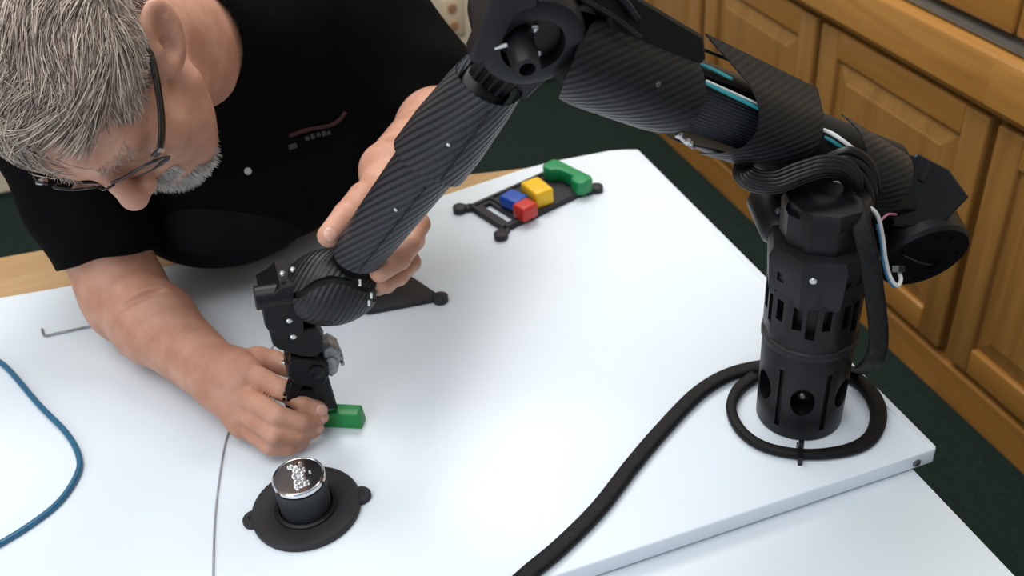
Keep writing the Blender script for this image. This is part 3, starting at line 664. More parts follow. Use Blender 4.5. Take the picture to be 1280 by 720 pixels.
# --- wire bundle curling from the cap up to the upper arm
bundle = [rd(1062, 248, .985), rd(1067, 230, .975), rd(1056, 213, .965), rd(1030, 209, .955), rd(1000, 217, .95), rd(970, 228, .948), rd(944, 226, .945), rd(930, 216, .945), rd(934, 206, .955), rd(950, 202, .975), rd(966, 208, .995)]
Bp = spline(bundle, 60); T = np.gradient(Bp, axis=0); T /= np.linalg.norm(T, axis=1)[:, None]
vd = np.array([N_(CAMPOS-p) for p in Bp]); sd = np.cross(T, vd); sd /= np.linalg.norm(sd, axis=1)[:, None]
wb = np.interp(np.arange(60), (0, 10, 25, 40, 48, 59), (.6, 1.1, 1.15, 1., .75, .6))
for i, (a, b) in enumerate(((-.0078, -.001), (-.0055, .0022), (-.0030, .0040), (-.0004, .0048), (.0022, .0046), (.0048, .0034), (.0072, .001), (-.004, -.003), (.004, -.003), (0, .0))):
    tw = .35*np.sin(np.linspace(0, 5, 60)+i*.9)*.002; obj('bundle_wire', MB().tube(Bp+sd*(a*wb+tw)[:, None]+vd*(b*wb)[:, None], .0026, 8), 'wire_black', ra, smooth=True)
arcw = spline([rd(1030, 206, .975), rd(1058, 198, .972), rd(1082, 212, .985), rd(1092, 240, 1.0), rd(1088, 262, 1.02)], 30)
for k in (-.006, 0, .006): obj('bundle_wire', MB().tube(arcw+A_(k*.6, k*.3, k), .0042, 10), 'wire_black', ra, smooth=True)
# white / blue signal wire hanging to the motor disc
ww = [rd(1069, 253, .965), rd(1082, 257, .965), rd(1096, 268, .975), rd(1103, 295, .99), rd(1107, 325, 1.0), rd(1113, 347, 1.01), rd(1121, 357, 1.015), rd(1126, 350, 1.02), rd(1124, 338, 1.03)]
wp = spline(ww, 60)
obj('signal_wire', MB().tube(wp[:44], .0020, 8), 'wire_white', ra, smooth=True)
obj('signal_wire', MB().tube(wp[43:], .0020, 8), 'wire_white', ra, smooth=True)
obj('signal_wire', MB().tube(wp[18:46]-A_(.0026, .0, .0008), .0011, 8), 'wire_blue', ra, smooth=True)
obj('connector', MB().box(wp[-1]-A_(0.001, 0, -.002), (.006, .006, .016), RC), 'wire_black', ra)
obj('signal_wire', MB().tube(spline([rd(1096, 288, 1.0), rd(1101, 276, 1.0), rd(1110, 268, 1.01), rd(1120, 268, 1.03)], 20), .0012, 8), 'wire_pink', ra, smooth=True)
obj('signal_wire', MB().tube(spline([eb_ for eb_ in (rd(1118, 314, 1.08), rd(1138, 323, 1.08), rd(1156, 330, 1.085), hc_+JN*.0)], 20), .0011, 8), 'wire_black', ra, smooth=True)
obj('signal_wire', MB().tube(spline([rd(1020, 238, .99), rd(1034, 230, .99), rd(1050, 228, .99), rd(1066, 236, .985)], 20), .0012, 6), 'wire_white', ra, smooth=True)

# ---------------- flat sleeved cable: over the board, around the base, up to the cap
cb = thing('sleeved_cable', at(900, 600, 0), 'flat black braided cable looped around the robot base and running off the front edge', 'cable')
zc = .0052
path = [(600, 775), (655, 722), (700, 684), (748, 636), (790, 582), (830, 535), (872, 492), (912, 468), (958, 457), (1010, 452), (1056, 466), (1084, 486), (1098, 515), (1090, 545), (1062, 562), (1010, 568), (960, 560), (928, 540), (914, 512), (922, 488), (944, 470)]
Pp = spline([at(x, y, zc) for x, y in path], 150); Pf = spline([A_(-.26, -.02, -.0175), A_(-.20, .15, -.0175), A_(-.09, .36, -.0165), Pp[0]+(A_(-.09, .36, -.0165)-Pp[0])*.35+A_(0, 0, .012), Pp[0], Pp[1]], 30)[:-6]
Pp[:, 2] += np.interp(np.arange(150), (0, 55, 66, 80, 140, 149), (0, 0, 0, 0, 0, .0))
obj('sleeve', MB().tube(np.vstack([Pf, Pp]), np.interp(np.arange(-len(Pf), 150), (0, 60, 88, 100, 112, 135, 149), (1, 1, 1.05, .85, .62, .62, .9)), 14, up=(0, 0, 1), flat=(.0086, .0044)), 'cable_black', cb, smooth=True)
Ps = spline([at(1030, 440, .014), at(1066, 462, .015), rd(1088, 455, 1.03), rd(1098, 430, 1.01), rd(1096, 390, .99), rd(1089, 340, .965), rd(1080, 295, .952), rd(1070, 262, .957), rd(1064, 250, .975)], 60)
obj('riser', MB().tube(Ps, 1, 12, up=N_(A_(-.55, -.75, .2)), flat=(.0088, .0028)), 'cable_black', cb, smooth=True)
zt = MB(); c = at(999, 568, zc)
tt = N_(at(1010, 568, zc)-at(988, 567, zc)); R3 = np.array([tt, np.cross(A_(0, 0, 1), tt), A_(0, 0, 1)]).T
zt.box(c, (.004, .0215, .0125), R3); zt.box(c+R3@A_(.001, .002, .010), (.005, .004, .012), R3)
obj('cable_tie', zt, 'wire_black', cb)

# green block held under the gripper
ge = at(426, 535, 0)
gx = N_(at(452, 536, .0)-at(402, 533, .0)); gx[2] = 0; gx = N_(gx); GR = np.array([gx, np.cross(A_(0, 0, 1), gx), A_(0, 0, 1)]).T
Lb = 1.02*np.linalg.norm(at(452, 536, 0)-at(398, 533, 0))
gc = at(425, 535.5, 0)+GR[:, 1]*.009
gblk = obj('toy_block', MB().box(gc+A_(0, 0, .0102), (Lb, .018, .0200), GR, .93), 'block_green'); bevel_obj(gblk, .0018, 3)
tag(gblk, 'bright green bar-shaped block between the gripper and the fingertips', 'block', 'toy blocks')
# ================================================================== PERSON (implicit surfaces -> one continuous body mesh)
class Field:
    def __init__(s, lo, hi, h):
        s.lo = np.array(lo, float); s.h = h; s.n = np.ceil((np.array(hi)-s.lo)/h).astype(int)+1; s.f = np.full(s.n, .05, np.float32)
    def _sub(s, lo, hi):
        a = np.clip(np.floor((lo-s.lo)/s.h).astype(int), 0, s.n); b = np.clip(np.ceil((hi-s.lo)/s.h).astype(int)+1, 0, s.n)
        if np.any(b <= a): return None, None
        sl = tuple(slice(i, j) for i, j in zip(a, b)); g = [(np.arange(i, j)*s.h+l).astype(np.float32) for i, j, l in zip(a, b, s.lo)]
        return sl, np.meshgrid(*g, indexing='ij', sparse=True)
    def _put(s, sl, d, k, op):
        F = s.f[sl]
        if op == 'add':
            hh = np.maximum(k-np.abs(F-d), 0)/k; s.f[sl] = np.minimum(F, d)-hh*hh*k*.25
        else:
            hh = np.maximum(k-np.abs(F+d), 0)/k; s.f[sl] = np.maximum(F, -d)+hh*hh*k*.25
    def cone(s, a, b, ra, rb, k=.01, op='add', clip=None):
        a = np.asarray(a, float); b = np.asarray(b, float); m = max(ra, rb)+k+.006
        sl, g = s._sub(np.minimum(a, b)-m, np.maximum(a, b)+m)
        if sl is None: return
        ab = b-a; L2 = max(ab@ab, 1e-12); px, py, pz = g[0]-a[0], g[1]-a[1], g[2]-a[2]
        t = np.clip((px*ab[0]+py*ab[1]+pz*ab[2])/L2, 0, 1)
        d = np.sqrt((px-t*ab[0])**2+(py-t*ab[1])**2+(pz-t*ab[2])**2)-(ra+(rb-ra)*t)
        if clip is not None:
            for o, n in clip:
                pl = (g[0]-o[0])*n[0]+(g[1]-o[1])*n[1]+(g[2]-o[2])*n[2]; d = np.maximum(d, pl)
        s._put(sl, d.astype(np.float32), k, op)
    def ell(s, c, r, R=None, k=.01, op='add'):
        c = np.asarray(c, float); r = np.asarray(r, float); R = np.eye(3) if R is None else np.asarray(R); m = max(r)+k+.006
        sl, g = s._sub(c-m, c+m)
        if sl is None: return
        p = [g[i]-c[i] for i in range(3)]; q = [p[0]*R[0, j]+p[1]*R[1, j]+p[2]*R[2, j] for j in range(3)]
        k0 = np.sqrt(sum((q[j]/r[j])**2 for j in range(3))); k1 = np.sqrt(sum((q[j]/r[j]**2)**2 for j in range(3)))+1e-9
        s._put(sl, (k0*(k0-1)/k1).astype(np.float32), k, op)
    def mesh(s):
        f = s.f; ins = f < 0; c = np.zeros(np.array(f.shape)-1, np.int8)
        for i in (0, 1):
            for j in (0, 1):
                for k in (0, 1): c += ins[i:f.shape[0]-1+i, j:f.shape[1]-1+j, k:f.shape[2]-1+k]
        cells = np.argwhere((c > 0) & (c < 8)); idx = np.full(c.shape, -1, np.int32); idx[tuple(cells.T)] = np.arange(len(cells))
        offs = np.array([(i, j, k) for i in (0, 1) for j in (0, 1) for k in (0, 1)]); val = np.stack([f[tuple((cells+o).T)] for o in offs], 1)
        acc = np.zeros((len(cells), 3)); cnt = np.zeros(len(cells))
        for a in range(8):
            for b in range(a+1, 8):
                if np.abs(offs[a]-offs[b]).sum() != 1: continue
                x = (val[:, a] < 0) != (val[:, b] < 0); t = val[x, a]/(val[x, a]-val[x, b])
                acc[x] += offs[a]+(offs[b]-offs[a])*t[:, None]; cnt[x] += 1
        V = s.lo+(cells+acc/cnt[:, None])*s.h; Q = []
        for ax in range(3):
            sl0 = [slice(1, -1)]*3; sl1 = [slice(1, -1)]*3; sl0[ax] = slice(0, -1); sl1[ax] = slice(1, None)
            A, B = ins[tuple(sl0)], ins[tuple(sl1)]; e = np.argwhere(A != B); o = np.ones(3, int); o[ax] = 0; e = e+o
            flip = ins[tuple(e.T)]; u, v = (ax+1) % 3, (ax+2) % 3; du = np.zeros(3, int); du[u] = 1; dv = np.zeros(3, int); dv[v] = 1
            q = np.stack([idx[tuple((e-du-dv).T)], idx[tuple((e-dv).T)], idx[tuple(e.T)], idx[tuple((e-du).T)]], 1)
            q[~flip] = q[~flip][:, ::-1]; Q.append(q)
        return V, np.concatenate(Q)
def smooth_mesh(V, Q, it=1, lam=.5):
    for _ in range(it):
        acc = np.zeros_like(V); cnt = np.zeros(len(V))
        for i in range(4):
            a, b = Q[:, i], Q[:, (i+1) % 4]
            for x, y in ((a, b), (b, a)):
                np.add.at(acc, x, V[y]) if False else None
                acc[:, 0] += np.bincount(x, V[y, 0], len(V)); acc[:, 1] += np.bincount(x, V[y, 1], len(V)); acc[:, 2] += np.bincount(x, V[y, 2], len(V)); cnt += np.bincount(x, minlength=len(V))
        V = V+(acc/cnt[:, None]-V)*lam
    return V
def big_obj(name, V, Q, m, parent):
    V = V.copy(); V[:, 2] += BZ; V -= np.array(rootof(parent).location)
    me = bpy.data.meshes.new(name); me.vertices.add(len(V)); me.vertices.foreach_set('co', V.astype(np.float32).ravel())
    me.loops.add(len(Q)*4); me.loops.foreach_set('vertex_index', Q.astype(np.int32).ravel())
    me.polygons.add(len(Q)); me.polygons.foreach_set('loop_start', np.arange(0, len(Q)*4, 4, dtype=np.int32)); me.polygons.foreach_set('loop_total', np.full(len(Q), 4, np.int32))
    me.update(calc_edges=True); me.validate(); me.polygons.foreach_set('use_smooth', np.ones(len(me.polygons), bool)); me.materials.append(MATS[m])
    o = bpy.data.objects.new(name, me); COL.objects.link(o); o.parent = parent; return o

# skeleton (board heights)
HM = np.array([[0.8196, -0.5568, -0.1354], [-0.5001, -0.5798, -0.6432], [0.2796, 0.5949, -0.7536]])   # columns: his left, crown, face direction
HM = np.array([N_(HM[:, 0]), N_(HM[:, 1]), N_(HM[:, 2])]).T; HC = A_(-.0863, .970, .3845)
def hp(l, u, f): return HC+HM@A_(l, u, f)
NB = A_(.02, 1.17, .325)
SR, SL = rd(52, 140, 1.33), rd(452, 12, 1.34)
ER = at(160, 376, .054); WRR = at(281, 478, .047)
ELL = rd(566, 140, 1.30); WLL = rd(486, 214, 1.10)
PEL = A_(.05, 1.56, .12)
ps = thing('person', (PEL[0], PEL[1], FLOOR), 'person in black polo shirt and glasses leaning over the board, holding the gripper', 'person')

H_ = .0024
fd = Field((-.36, .72, -.01), (.42, 1.45, .60), H_)
# trunk core inside the shirt
fd.cone(NB-A_(0, -.04, .03), PEL-A_(0, .08, 0), .07, .10, .03); fd.cone(SR, SL, .055, .055, .03)
# head
fd.ell(hp(0, .035, -.012), (.076, .088, .098), HM, .02)
fd.ell(hp(0, .040, .040), (.064, .058, .056), HM, .03)
fd.ell(hp(0, -.030, .042), (.060, .070, .050), HM, .03)
fd.ell(hp(0, -.068, .036), (.054, .042, .052), HM, .03)
fd.ell(hp(0, -.096, .068), (.026, .020, .022), HM, .025)
for sx in (-1, 1):
    fd.ell(hp(sx*.044, -.020, .064), (.021, .018, .020), HM, .025)
    fd.cone(hp(sx*.056, -.05, .012), hp(sx*.034, -.092, .056), .016, .013, .025)
    fd.cone(hp(sx*.014, .024, .093), hp(sx*.046, .022, .078), .008, .008, .014)
    fd.ell(hp(sx*.032, .002, .100), (.017, .012, .014), HM, .012, 'sub')
    fd.ell(hp(sx*.031, .002, .078), (.0145, .0125, .0125), HM, .004)
fd.cone(hp(0, .014, .092), hp(0, -.026, .113), .0085, .0115, .012); fd.ell(hp(0, -.031, .114), (.0135, .0115, .0125), HM, .008)
for sx in (-1, 1):
    fd.ell(hp(sx*.0125, -.036, .102), (.0085, .0080, .0105), HM, .006); fd.ell(hp(sx*.0065, -.0445, .107), (.0038, .0035, .0048), HM, .003, 'sub')
fd.ell(hp(0, -.062, .090), (.023, .0065, .0095), HM, .008); fd.ell(hp(0, -.073, .089), (.020, .0070, .0095), HM, .006)
fd.cone(hp(-.022, -.0675, .094), hp(.022, -.0675, .094), .0018, .0018, .004, 'sub')
# ears
for sx in (-1, 1):
    c = hp(sx*.080, .004, -.012); ER_ = HM@np.array([[math.cos(-.35*sx), 0, math.sin(-.35*sx)], [0, 1, 0], [-math.sin(-.35*sx), 0, math.cos(-.35*sx)]])@np.array([[1, 0, 0], [0, math.cos(.85), math.sin(.85)], [0, -math.sin(.85), math.cos(.85)]])
    fd.ell(c, (.0095, .037, .025), ER_, .006)
    fd.ell(c+ER_@A_(sx*.009, .006, .001), (.0080, .024, .0135), ER_, .004, 'sub')
    fd.ell(c+ER_@A_(sx*.008, -.008, .002), (.0110, .012, .009), ER_, .004, 'sub')
    fd.ell(c+ER_@A_(sx*.002, -.028, .006), (.0065, .0105, .009), ER_, .005)
    fd.ell(c+ER_@A_(sx*.003, -.006, .015), (.006, .007, .0045), ER_, .005)
    fd.cone(c+ER_@A_(sx*.004, .016, -.006), c+ER_@A_(sx*.004, -.006, -.010), .0030, .0030, .004)
# neck
fd.cone(hp(0, -.03, -.035), NB, .057, .064, .03); fd.cone(hp(.0, -.075, .005), NB+A_(.0, -.03, -.01), .036, .045, .03)
# his right arm (left in the photo)
fd.cone(SR, ER, .055, .047, .02); 
mr = ER*.70+WRR*.30
fd.cone(ER, mr, .046, .045, .02); fd.cone(mr, WRR, .0445, .0315, .02); fd.ell(ER*.9+SR*.1+A_(0, 0, .0), (.046, .046, .046), None, .015)
# his left arm
fd.cone(SL, ELL, .052, .043, .02); ml = ELL*.7+WLL*.3; fd.cone(ELL, ml, .043, .044, .02); fd.cone(ml, WLL, .043, .030, .02)
# hands: joint chains
def finger(J, R, k=.0025):
    for i in range(len(J)-1): fd.cone(J[i], J[i+1], R[i], R[i+1], k)
def kn(px, py, z): return at(px, py, z)
RH = dict(index=[kn(307, 463, .066), kn(352, 487, .060), kn(378, 503, .046), kn(397, 511, .036)],
          middle=[kn(297, 489, .052), kn(346, 520, .052), kn(376, 528, .038), kn(396, 524, .027)],
          ring=[kn(298, 512, .036), kn(344, 543, .036), kn(372, 544, .026), kn(391, 538, .019)],
          pinky=[kn(303, 532, .022), kn(338, 558, .020), kn(361, 559, .015), kn(377, 553, .011)],
          thumb=[kn(296, 460, .052), kn(322, 449, .052), kn(343, 452, .054), kn(360, 460, .050)])
rad = dict(index=(.0125, .0112, .0104, .0094), middle=(.0122, .0112, .0104, .0096), ring=(.0115, .0106, .0098, .0090), pinky=(.0105, .0094, .0086, .0080), thumb=(.017, .0145, .0125, .0106))
for n_, J in RH.items():
    if n_ == 'thumb': fd.cone(WRR+A_(.01, .0, .005), J[0], .024, .019, .02)
    else: fd.cone(WRR, J[0], .027, .0135, .012)
fd.cone((RH['index'][0]+RH['middle'][0])/2, (RH['ring'][0]+RH['pinky'][0])/2, .015, .013, .014); fd.cone(RH['thumb'][0], RH['index'][0], .014, .012, .014)
for n_, J in RH.items(): finger(J, rad[n_])
LH = dict(index=[rd(492, 240, 1.045), rd(524, 280, 1.02), rd(512, 306, .995), rd(492, 322, .985)],
          middle=[rd(486, 252, 1.05), rd(517, 300, 1.02), rd(500, 324, .99), rd(474, 341, .975)],
          ring=[rd(480, 262, 1.055), rd(513, 328, 1.035), rd(498, 345, 1.01), rd(478, 355, .995)],
          pinky=[rd(472, 268, 1.06), rd(494, 342, 1.055), rd(484, 356, 1.035), rd(472, 360, 1.02)],
          thumb=[rd(474, 234, 1.055), rd(455, 248, 1.02), rd(434, 270, .990), rd(411, 295, .972)])
rad['thumb'] = (.0175, .0160, .0140, .0112)
for n_, J in LH.items():
    if n_ == 'thumb': fd.cone(WLL, J[0], .024, .018, .012)
    else: fd.cone(WLL, J[0], .024, .0145, .012)
fd.cone(LH['index'][0], LH['pinky'][0], .015, .013, .014); fd.cone(LH['thumb'][0], LH['index'][0], .016, .012, .014)
for n_, J in LH.items(): finger(J, rad[n_])
def march(px, py, t0=.75, t1=1.45):
    t = np.arange(t0, t1, .0012); P = CAMPOS+t[:, None]*ray(px, py); ij = np.round((P-fd.lo)/fd.h).astype(int); ok = ((ij >= 0) & (ij < fd.n)).all(1)
    f = np.where(ok, fd.f[tuple(np.clip(ij, 0, fd.n-1).T)], 1); k = np.argmax(f < 0); return P[k]
def crease(px, r, k):
    P = spline([march(*p) for p in px], 14)
    for i in range(len(P)-1): w_ = math.sin(PI*(i+.5)/(len(P)-1)); fd.cone(P[i], P[i+1], r*(.3+.7*w_), r*(.3+.7*w_), k, 'sub')
crease([(150, 386), (162, 378), (176, 371), (190, 366), (204, 362)], .0012, .008)
V, Q = fd.mesh(); V = smooth_mesh(V, Q, 1, .5)
body = big_obj('body', V, Q, 'skin', ps)
BV = V
# nails
def nail(J, r, up):
    t = N_(J[-1]-J[-2]); u = N_(np.asarray(up, float)-t*(t@np.asarray(up, float))); w = np.cross(t, u)
    obj('fingernail', MB().ball(J[-1]+t*r*.25+u*r*.72, (r*.75, r*.68, r*.32), 12, 8, np.array([t, w, u]).T), 'nail', body, smooth=True)
nail(RH['index'], .0100, ray(640, 360)*-1+A_(.2, 0, .2)); nail(RH['middle'], .0103, ray(640, 360)*-1+A_(.3, 0, .3)); nail(RH['ring'], .0098, ray(640, 360)*-1+A_(.3, 0, .4))
nail(LH['thumb'], .0112, CAMPOS-LH['thumb'][-1])

# ---------------- shirt
fs_ = Field((-.42, .90, -.06), (.48, 1.78, .66), .0040)
def S(*a, **k): fs_.cone(*a, **k)
ax_r = N_(ER-SR); hemR = rd(156, 316, 1.28); hemR = SR+ax_r*((hemR-SR)@ax_r)
ax_l = N_(ELL-SL); hemL = SL+(ELL-SL)*1.0
fs_.ell(A_(.055, 1.31, .225), (.200, .150, .145), None, .05)
fs_.ell(A_(.035, 1.42, .18), (.180, .150, .150), None, .06)
fs_.ell(A_(.05, 1.285, .122), (.195, .160, .112), None, .06)
fs_.ell(PEL+A_(0, -.03, .02), (.175, .145, .15), None, .06)
fs_.cone(SR+A_(.06, .02, -.01), SL+A_(-.06, 0, -.01), .092, .092, .05)
fs_.cone(NB+A_(-.005, .015, -.03), NB+A_(.0, .08, -.06), .088, .10, .04)
fs_.cone(SR, SR+(hemR-SR)*1.6, .074, .053, .04, clip=[(hemR, N_(ax_r+A_(-.12, -.04, 0)))])
fs_.cone(SL, SL+(hemL-SL)*1.5, .076, .060, .04, clip=[(hemL, ax_l)])
fs_.cone(NB+A_(0, .01, -.01), NB+(hp(0, -.04, -.02)-NB)*.24, .088, .074, .03)
# neck opening
fs_.cone(hp(0, -.04, -.02), NB+(NB-hp(0, -.04, -.02))*.02, .062, .069, .006, 'sub')
SV, SQ = fs_.mesh(); SV = smooth_mesh(SV, SQ, 2, .5)
def fold(P):
    a = np.sin(P[:, 0]*38+P[:, 2]*55+3*np.sin(P[:, 1]*17))*.5+np.sin(P[:, 0]*-61+P[:, 1]*44+P[:, 2]*30+2*np.sin(P[:, 0]*21))*.35+np.sin(P[:, 1]*80+P[:, 2]*35+P[:, 0]*12)*.2
    return a
nrm = np.zeros_like(SV); fn = np.cross(SV[SQ[:, 2]]-SV[SQ[:, 0]], SV[SQ[:, 3]]-SV[SQ[:, 1]])
for i in range(4):
    for j in range(3): nrm[:, j] += np.bincount(SQ[:, i], fn[:, j], len(SV))
nrm /= np.linalg.norm(nrm, axis=1)[:, None]+1e-12
SV = SV+nrm*(fold(SV)*.0035*np.clip((np.linalg.norm(SV-NB, axis=1)-.09)/.08, 0, 1))[:, None]
shirt = big_obj('shirt', SV, SQ, 'shirt_black', ps)
# collar
cdir = N_(NB-hp(0, -.04, -.02)); cc0 = hp(0, -.04, -.02)+(NB-hp(0, -.04, -.02))*.68; cf = frame(cdir, A_(1, 0, 0))
def ringpts(c, r, n=40, a0=0, a1=2*PI): return [c+cf[:, 1]*math.cos(t)*r+cf[:, 2]*math.sin(t)*r for t in np.linspace(a0, a1, n)]
vs = []; prof = ((.066, .0), (.071, -.004), (.078, .012), (.090, .034), (.086, .036), (.073, .016), (.067, .03))
cm = MB(); nn = 48
for r, h in prof: vs += [p for p in ringpts(cc0+cdir*h, r, nn+1)[:-1]]
fsx = [(L*nn+i, L*nn+(i+1) % nn, ((L+1) % len(prof))*nn+(i+1) % nn, ((L+1) % len(prof))*nn+i) for L in range(len(prof)) for i in range(nn)]
obj('collar', cm.add(vs, fsx), 'shirt_black', ps, smooth=True)
# surface helper: nearest shirt point seen along a pixel
def hit(Vx, px, py, tol=2.2):
    r = ray(px, py); d = Vx-CAMPOS; t = d@r; off = np.linalg.norm(d-t[:, None]*r, axis=1); ok = off < tol*.0035
    if not ok.any(): i = off.argmin(); return CAMPOS+r*t[i]
    return CAMPOS+r*t[ok].min()
red = [hit(SV, x, y)+N_(CAMPOS-hit(SV, x, y))*.001 for x, y in ((362, 170), (378, 164), (395, 160), (412, 157), (424, 150), (432, 140))]
obj('logo_arc', MB().tube(spline(red, 24), 1, 8, up=N_(CAMPOS-red[2]), flat=(.0022, .0006)), 'logo_red', shirt, smooth=True)
lg = MB()
for i, (x, y, w, h) in enumerate(((366, 183, .010, .006), (384, 173, .005, .005), (391, 170.5, .005, .006), (398, 168.5, .005, .005), (405, 167, .005, .006), (411, 166, .004, .005))):
    c = hit(SV, x, y); n = N_(CAMPOS-c); f = frame(RC[:, 0]+RC[:, 1]*.28, n); lg.box(c+n*.0008, (w, .001, h), f)
obj('logo_lettering', lg, 'logo_grey', shirt)
c = hit(SV, 310, 214); n = N_(CAMPOS-c); obj('button', MB().lathe(c-n*.001, n, [(.0045, 0), (.0045, .002), (.0035, .003)], 16), 'button', shirt, ang=40)

# ---------------- trousers
ft = Field((-.30, 1.10, -.80), (.40, 1.86, .24), .005)
ft.ell(PEL+A_(0, .0, -.03), (.172, .14, .13), None, .05)
ft.ell(A_(-.005, 1.268, .086), (.135, .160, .080), None, .04); ft.ell(A_(.04, 1.42, .08), (.155, .12, .075), None, .05)
for sx in (-1, 1):
    hpj = PEL+A_(sx*.09, .0, -.06); kne = A_(PEL[0]+sx*.11, PEL[1]+.0, -.32); ank = A_(PEL[0]+sx*.12, PEL[1]+.05, -.70)
    ft.cone(hpj, kne, .092, .070, .03); ft.cone(kne, ank, .070, .062, .03, clip=[(A_(0, 0, -.715), A_(0, 0, -1))])
TV, TQ = ft.mesh(); TV = smooth_mesh(TV, TQ, 2, .5); big_obj('trousers', TV, TQ, 'trousers', ps)
for sx in (-1, 1):
    a = A_(PEL[0]+sx*.12, PEL[1]+.06, FLOOR)
    obj('shoe', MB().prism([a+A_(x, y, 0) for x, y in ((-.04, .07), (.04, .07), (.048, -.06), (.045, -.16), (.02, -.21), (-.02, -.21), (-.045, -.16), (-.048, -.06))], (0, 0, 1), .001, .07, .02), 'plastic_black', ps, ang=40)

# ---------------- hair: scalp cap strands
rngh = np.random.RandomState(11)
def head_dist(l, u, f):
    return 0
SC0 = A_(0, .033, -.010); SRAD = A_(.0775, .0905, .0995); NT_, NP_ = 96, 60
def _skull_table():
    th = np.linspace(0, 2*PI, NT_+1)[:, None]; ph = np.linspace(0, PI, NP_+1)[None]
    d = np.stack([np.sin(ph)*np.sin(th), np.cos(ph)+0*th, np.sin(ph)*np.cos(th)], -1); re = 1/np.sqrt(((d/SRAD)**2).sum(-1)); out = re.copy(); done = np.zeros(re.shape, bool)
    for k in np.arange(-.010, .016, .0012):
        r = re+k; P = HC+(SC0+d*r[..., None])@HM.T; ij = np.clip(np.round((P-fd.lo)/fd.h).astype(int), 0, fd.n-1); f = fd.f[ij[..., 0], ij[..., 1], ij[..., 2]]
        new = (f > 0) & ~done; out[new] = r[new]; done |= new
    out[~done] = re[~done]+.004
    return np.minimum(out, re+np.where((np.abs(d[..., 0]) > .72) & (d[..., 2] < .3), .001, .009))
STAB = _skull_table()
def cran(dirv):
    d = np.asarray(dirv, float); d = d/np.linalg.norm(d, axis=-1, keepdims=True)
    th = np.mod(np.arctan2(d[..., 0], d[..., 2]), 2*PI)/(2*PI)*NT_; ph = np.arccos(np.clip(d[..., 1], -1, 1))/PI*NP_
    i = np.clip(th.astype(int), 0, NT_-1); j = np.clip(ph.astype(int), 0, NP_-1); u = th-i; v = ph-j
    r = STAB[i, j]*(1-u)*(1-v)+STAB[i+1, j]*u*(1-v)+STAB[i, j+1]*(1-u)*v+STAB[i+1, j+1]*u*v
    return SC0+d*r[..., None]
def strands(n, pick, length, lift, rad_, flow, seg=6, jitter=.12, clump=None):
    out = MB(); got = 0; vsA = []; fsA = []
    while got < n:
        d = rngh.normal(size=3); d /= np.linalg.norm(d)
        if not pick(d): continue
        got += 1; p = cran(d[None])[0]; L = length(d)*(.75+.5*rngh.rand()); fl = flow(d)+rngh.normal(size=3)*jitter+.38*A_(math.sin(9*d[0]+4*d[1]), math.sin(7*d[2]+5*d[0]+1), math.sin(8*d[1]+6*d[2]+2))+.22*A_(math.sin(23*d[0]+17*d[2]), 0, math.sin(21*d[1]+19*d[0])); pts = []; q = p.copy()
        lf = lift(d)*(.3+1.0*rngh.rand())
        for i in range(seg):
            t = i/(seg-1); c = q-A_(0, .033, -.010); r_ = A_(.0775, .0905, .0995); nrm_ = c/r_**2; nrm_ /= np.linalg.norm(nrm_)
            base = cran(c[None])[0]; pts.append(base+nrm_*(.0005+lf*math.sin(PI*min(1, t*.85+.06))))
            tang = fl-nrm_*(fl@nrm_); tang /= np.linalg.norm(tang)+1e-9; q = base+tang*L/(seg-1); fl = fl+A_(0, -.03, 0)
        W = np.array([HC+HM@x for x in pts]); T = np.gradient(W, axis=0); T /= np.linalg.norm(T, axis=1)[:, None]+1e-9
        ref = N_(HM@rngh.normal(size=3)); s1 = np.cross(T, ref); s1 /= np.linalg.norm(s1, axis=1)[:, None]+1e-9; s2 = np.cross(T, s1); b = len(vsA)
        for i in range(seg):
            rr = rad_*(1 if i < seg-1 else .25)*(1 if i else .8)
            for k in range(3):
                a = 2*PI*k/3; vsA.append(W[i]+(s1[i]*math.cos(a)+s2[i]*math.sin(a))*rr)
        for i in range(seg-1):
            for k in range(3):
                j = (k+1) % 3; fsA.append((b+i*3+k, b+i*3+j, b+i*3+3+j, b+i*3+3+k))
    out.v = np.array(vsA); out.f = fsA; return out
def hairline(d):
    """true where hair grows; d local direction (left, up, front) from the skull centre"""
    l, u, f = d
    if f > .2: return u > float(np.interp(abs(l), (0, .37, .53, .66, .79, .9), (.54, .55, .42, .23, .03, -.06)))
    if f > -.05: return u > (-.02 if abs(l) > .8 else -.10)
    if f > -.40: return u > (.0 if abs(l) > .8 else -.2)
    return u > -.50
def flow(d):
    l, u, f = d
    base = A_(-.55, 0, .85) if u > .35 else A_(.0, -.75, .45) if f > -.1 else A_(0, -.9, -.2)
    if u > .1 and u <= .35: base = A_(-.15, -.5, .7)
    return base
def hl(d): return .058 if d[1] > .35 else .024 if d[1] > .1 else .016
def lf(d): return .0075 if d[1] > .35 else .0022
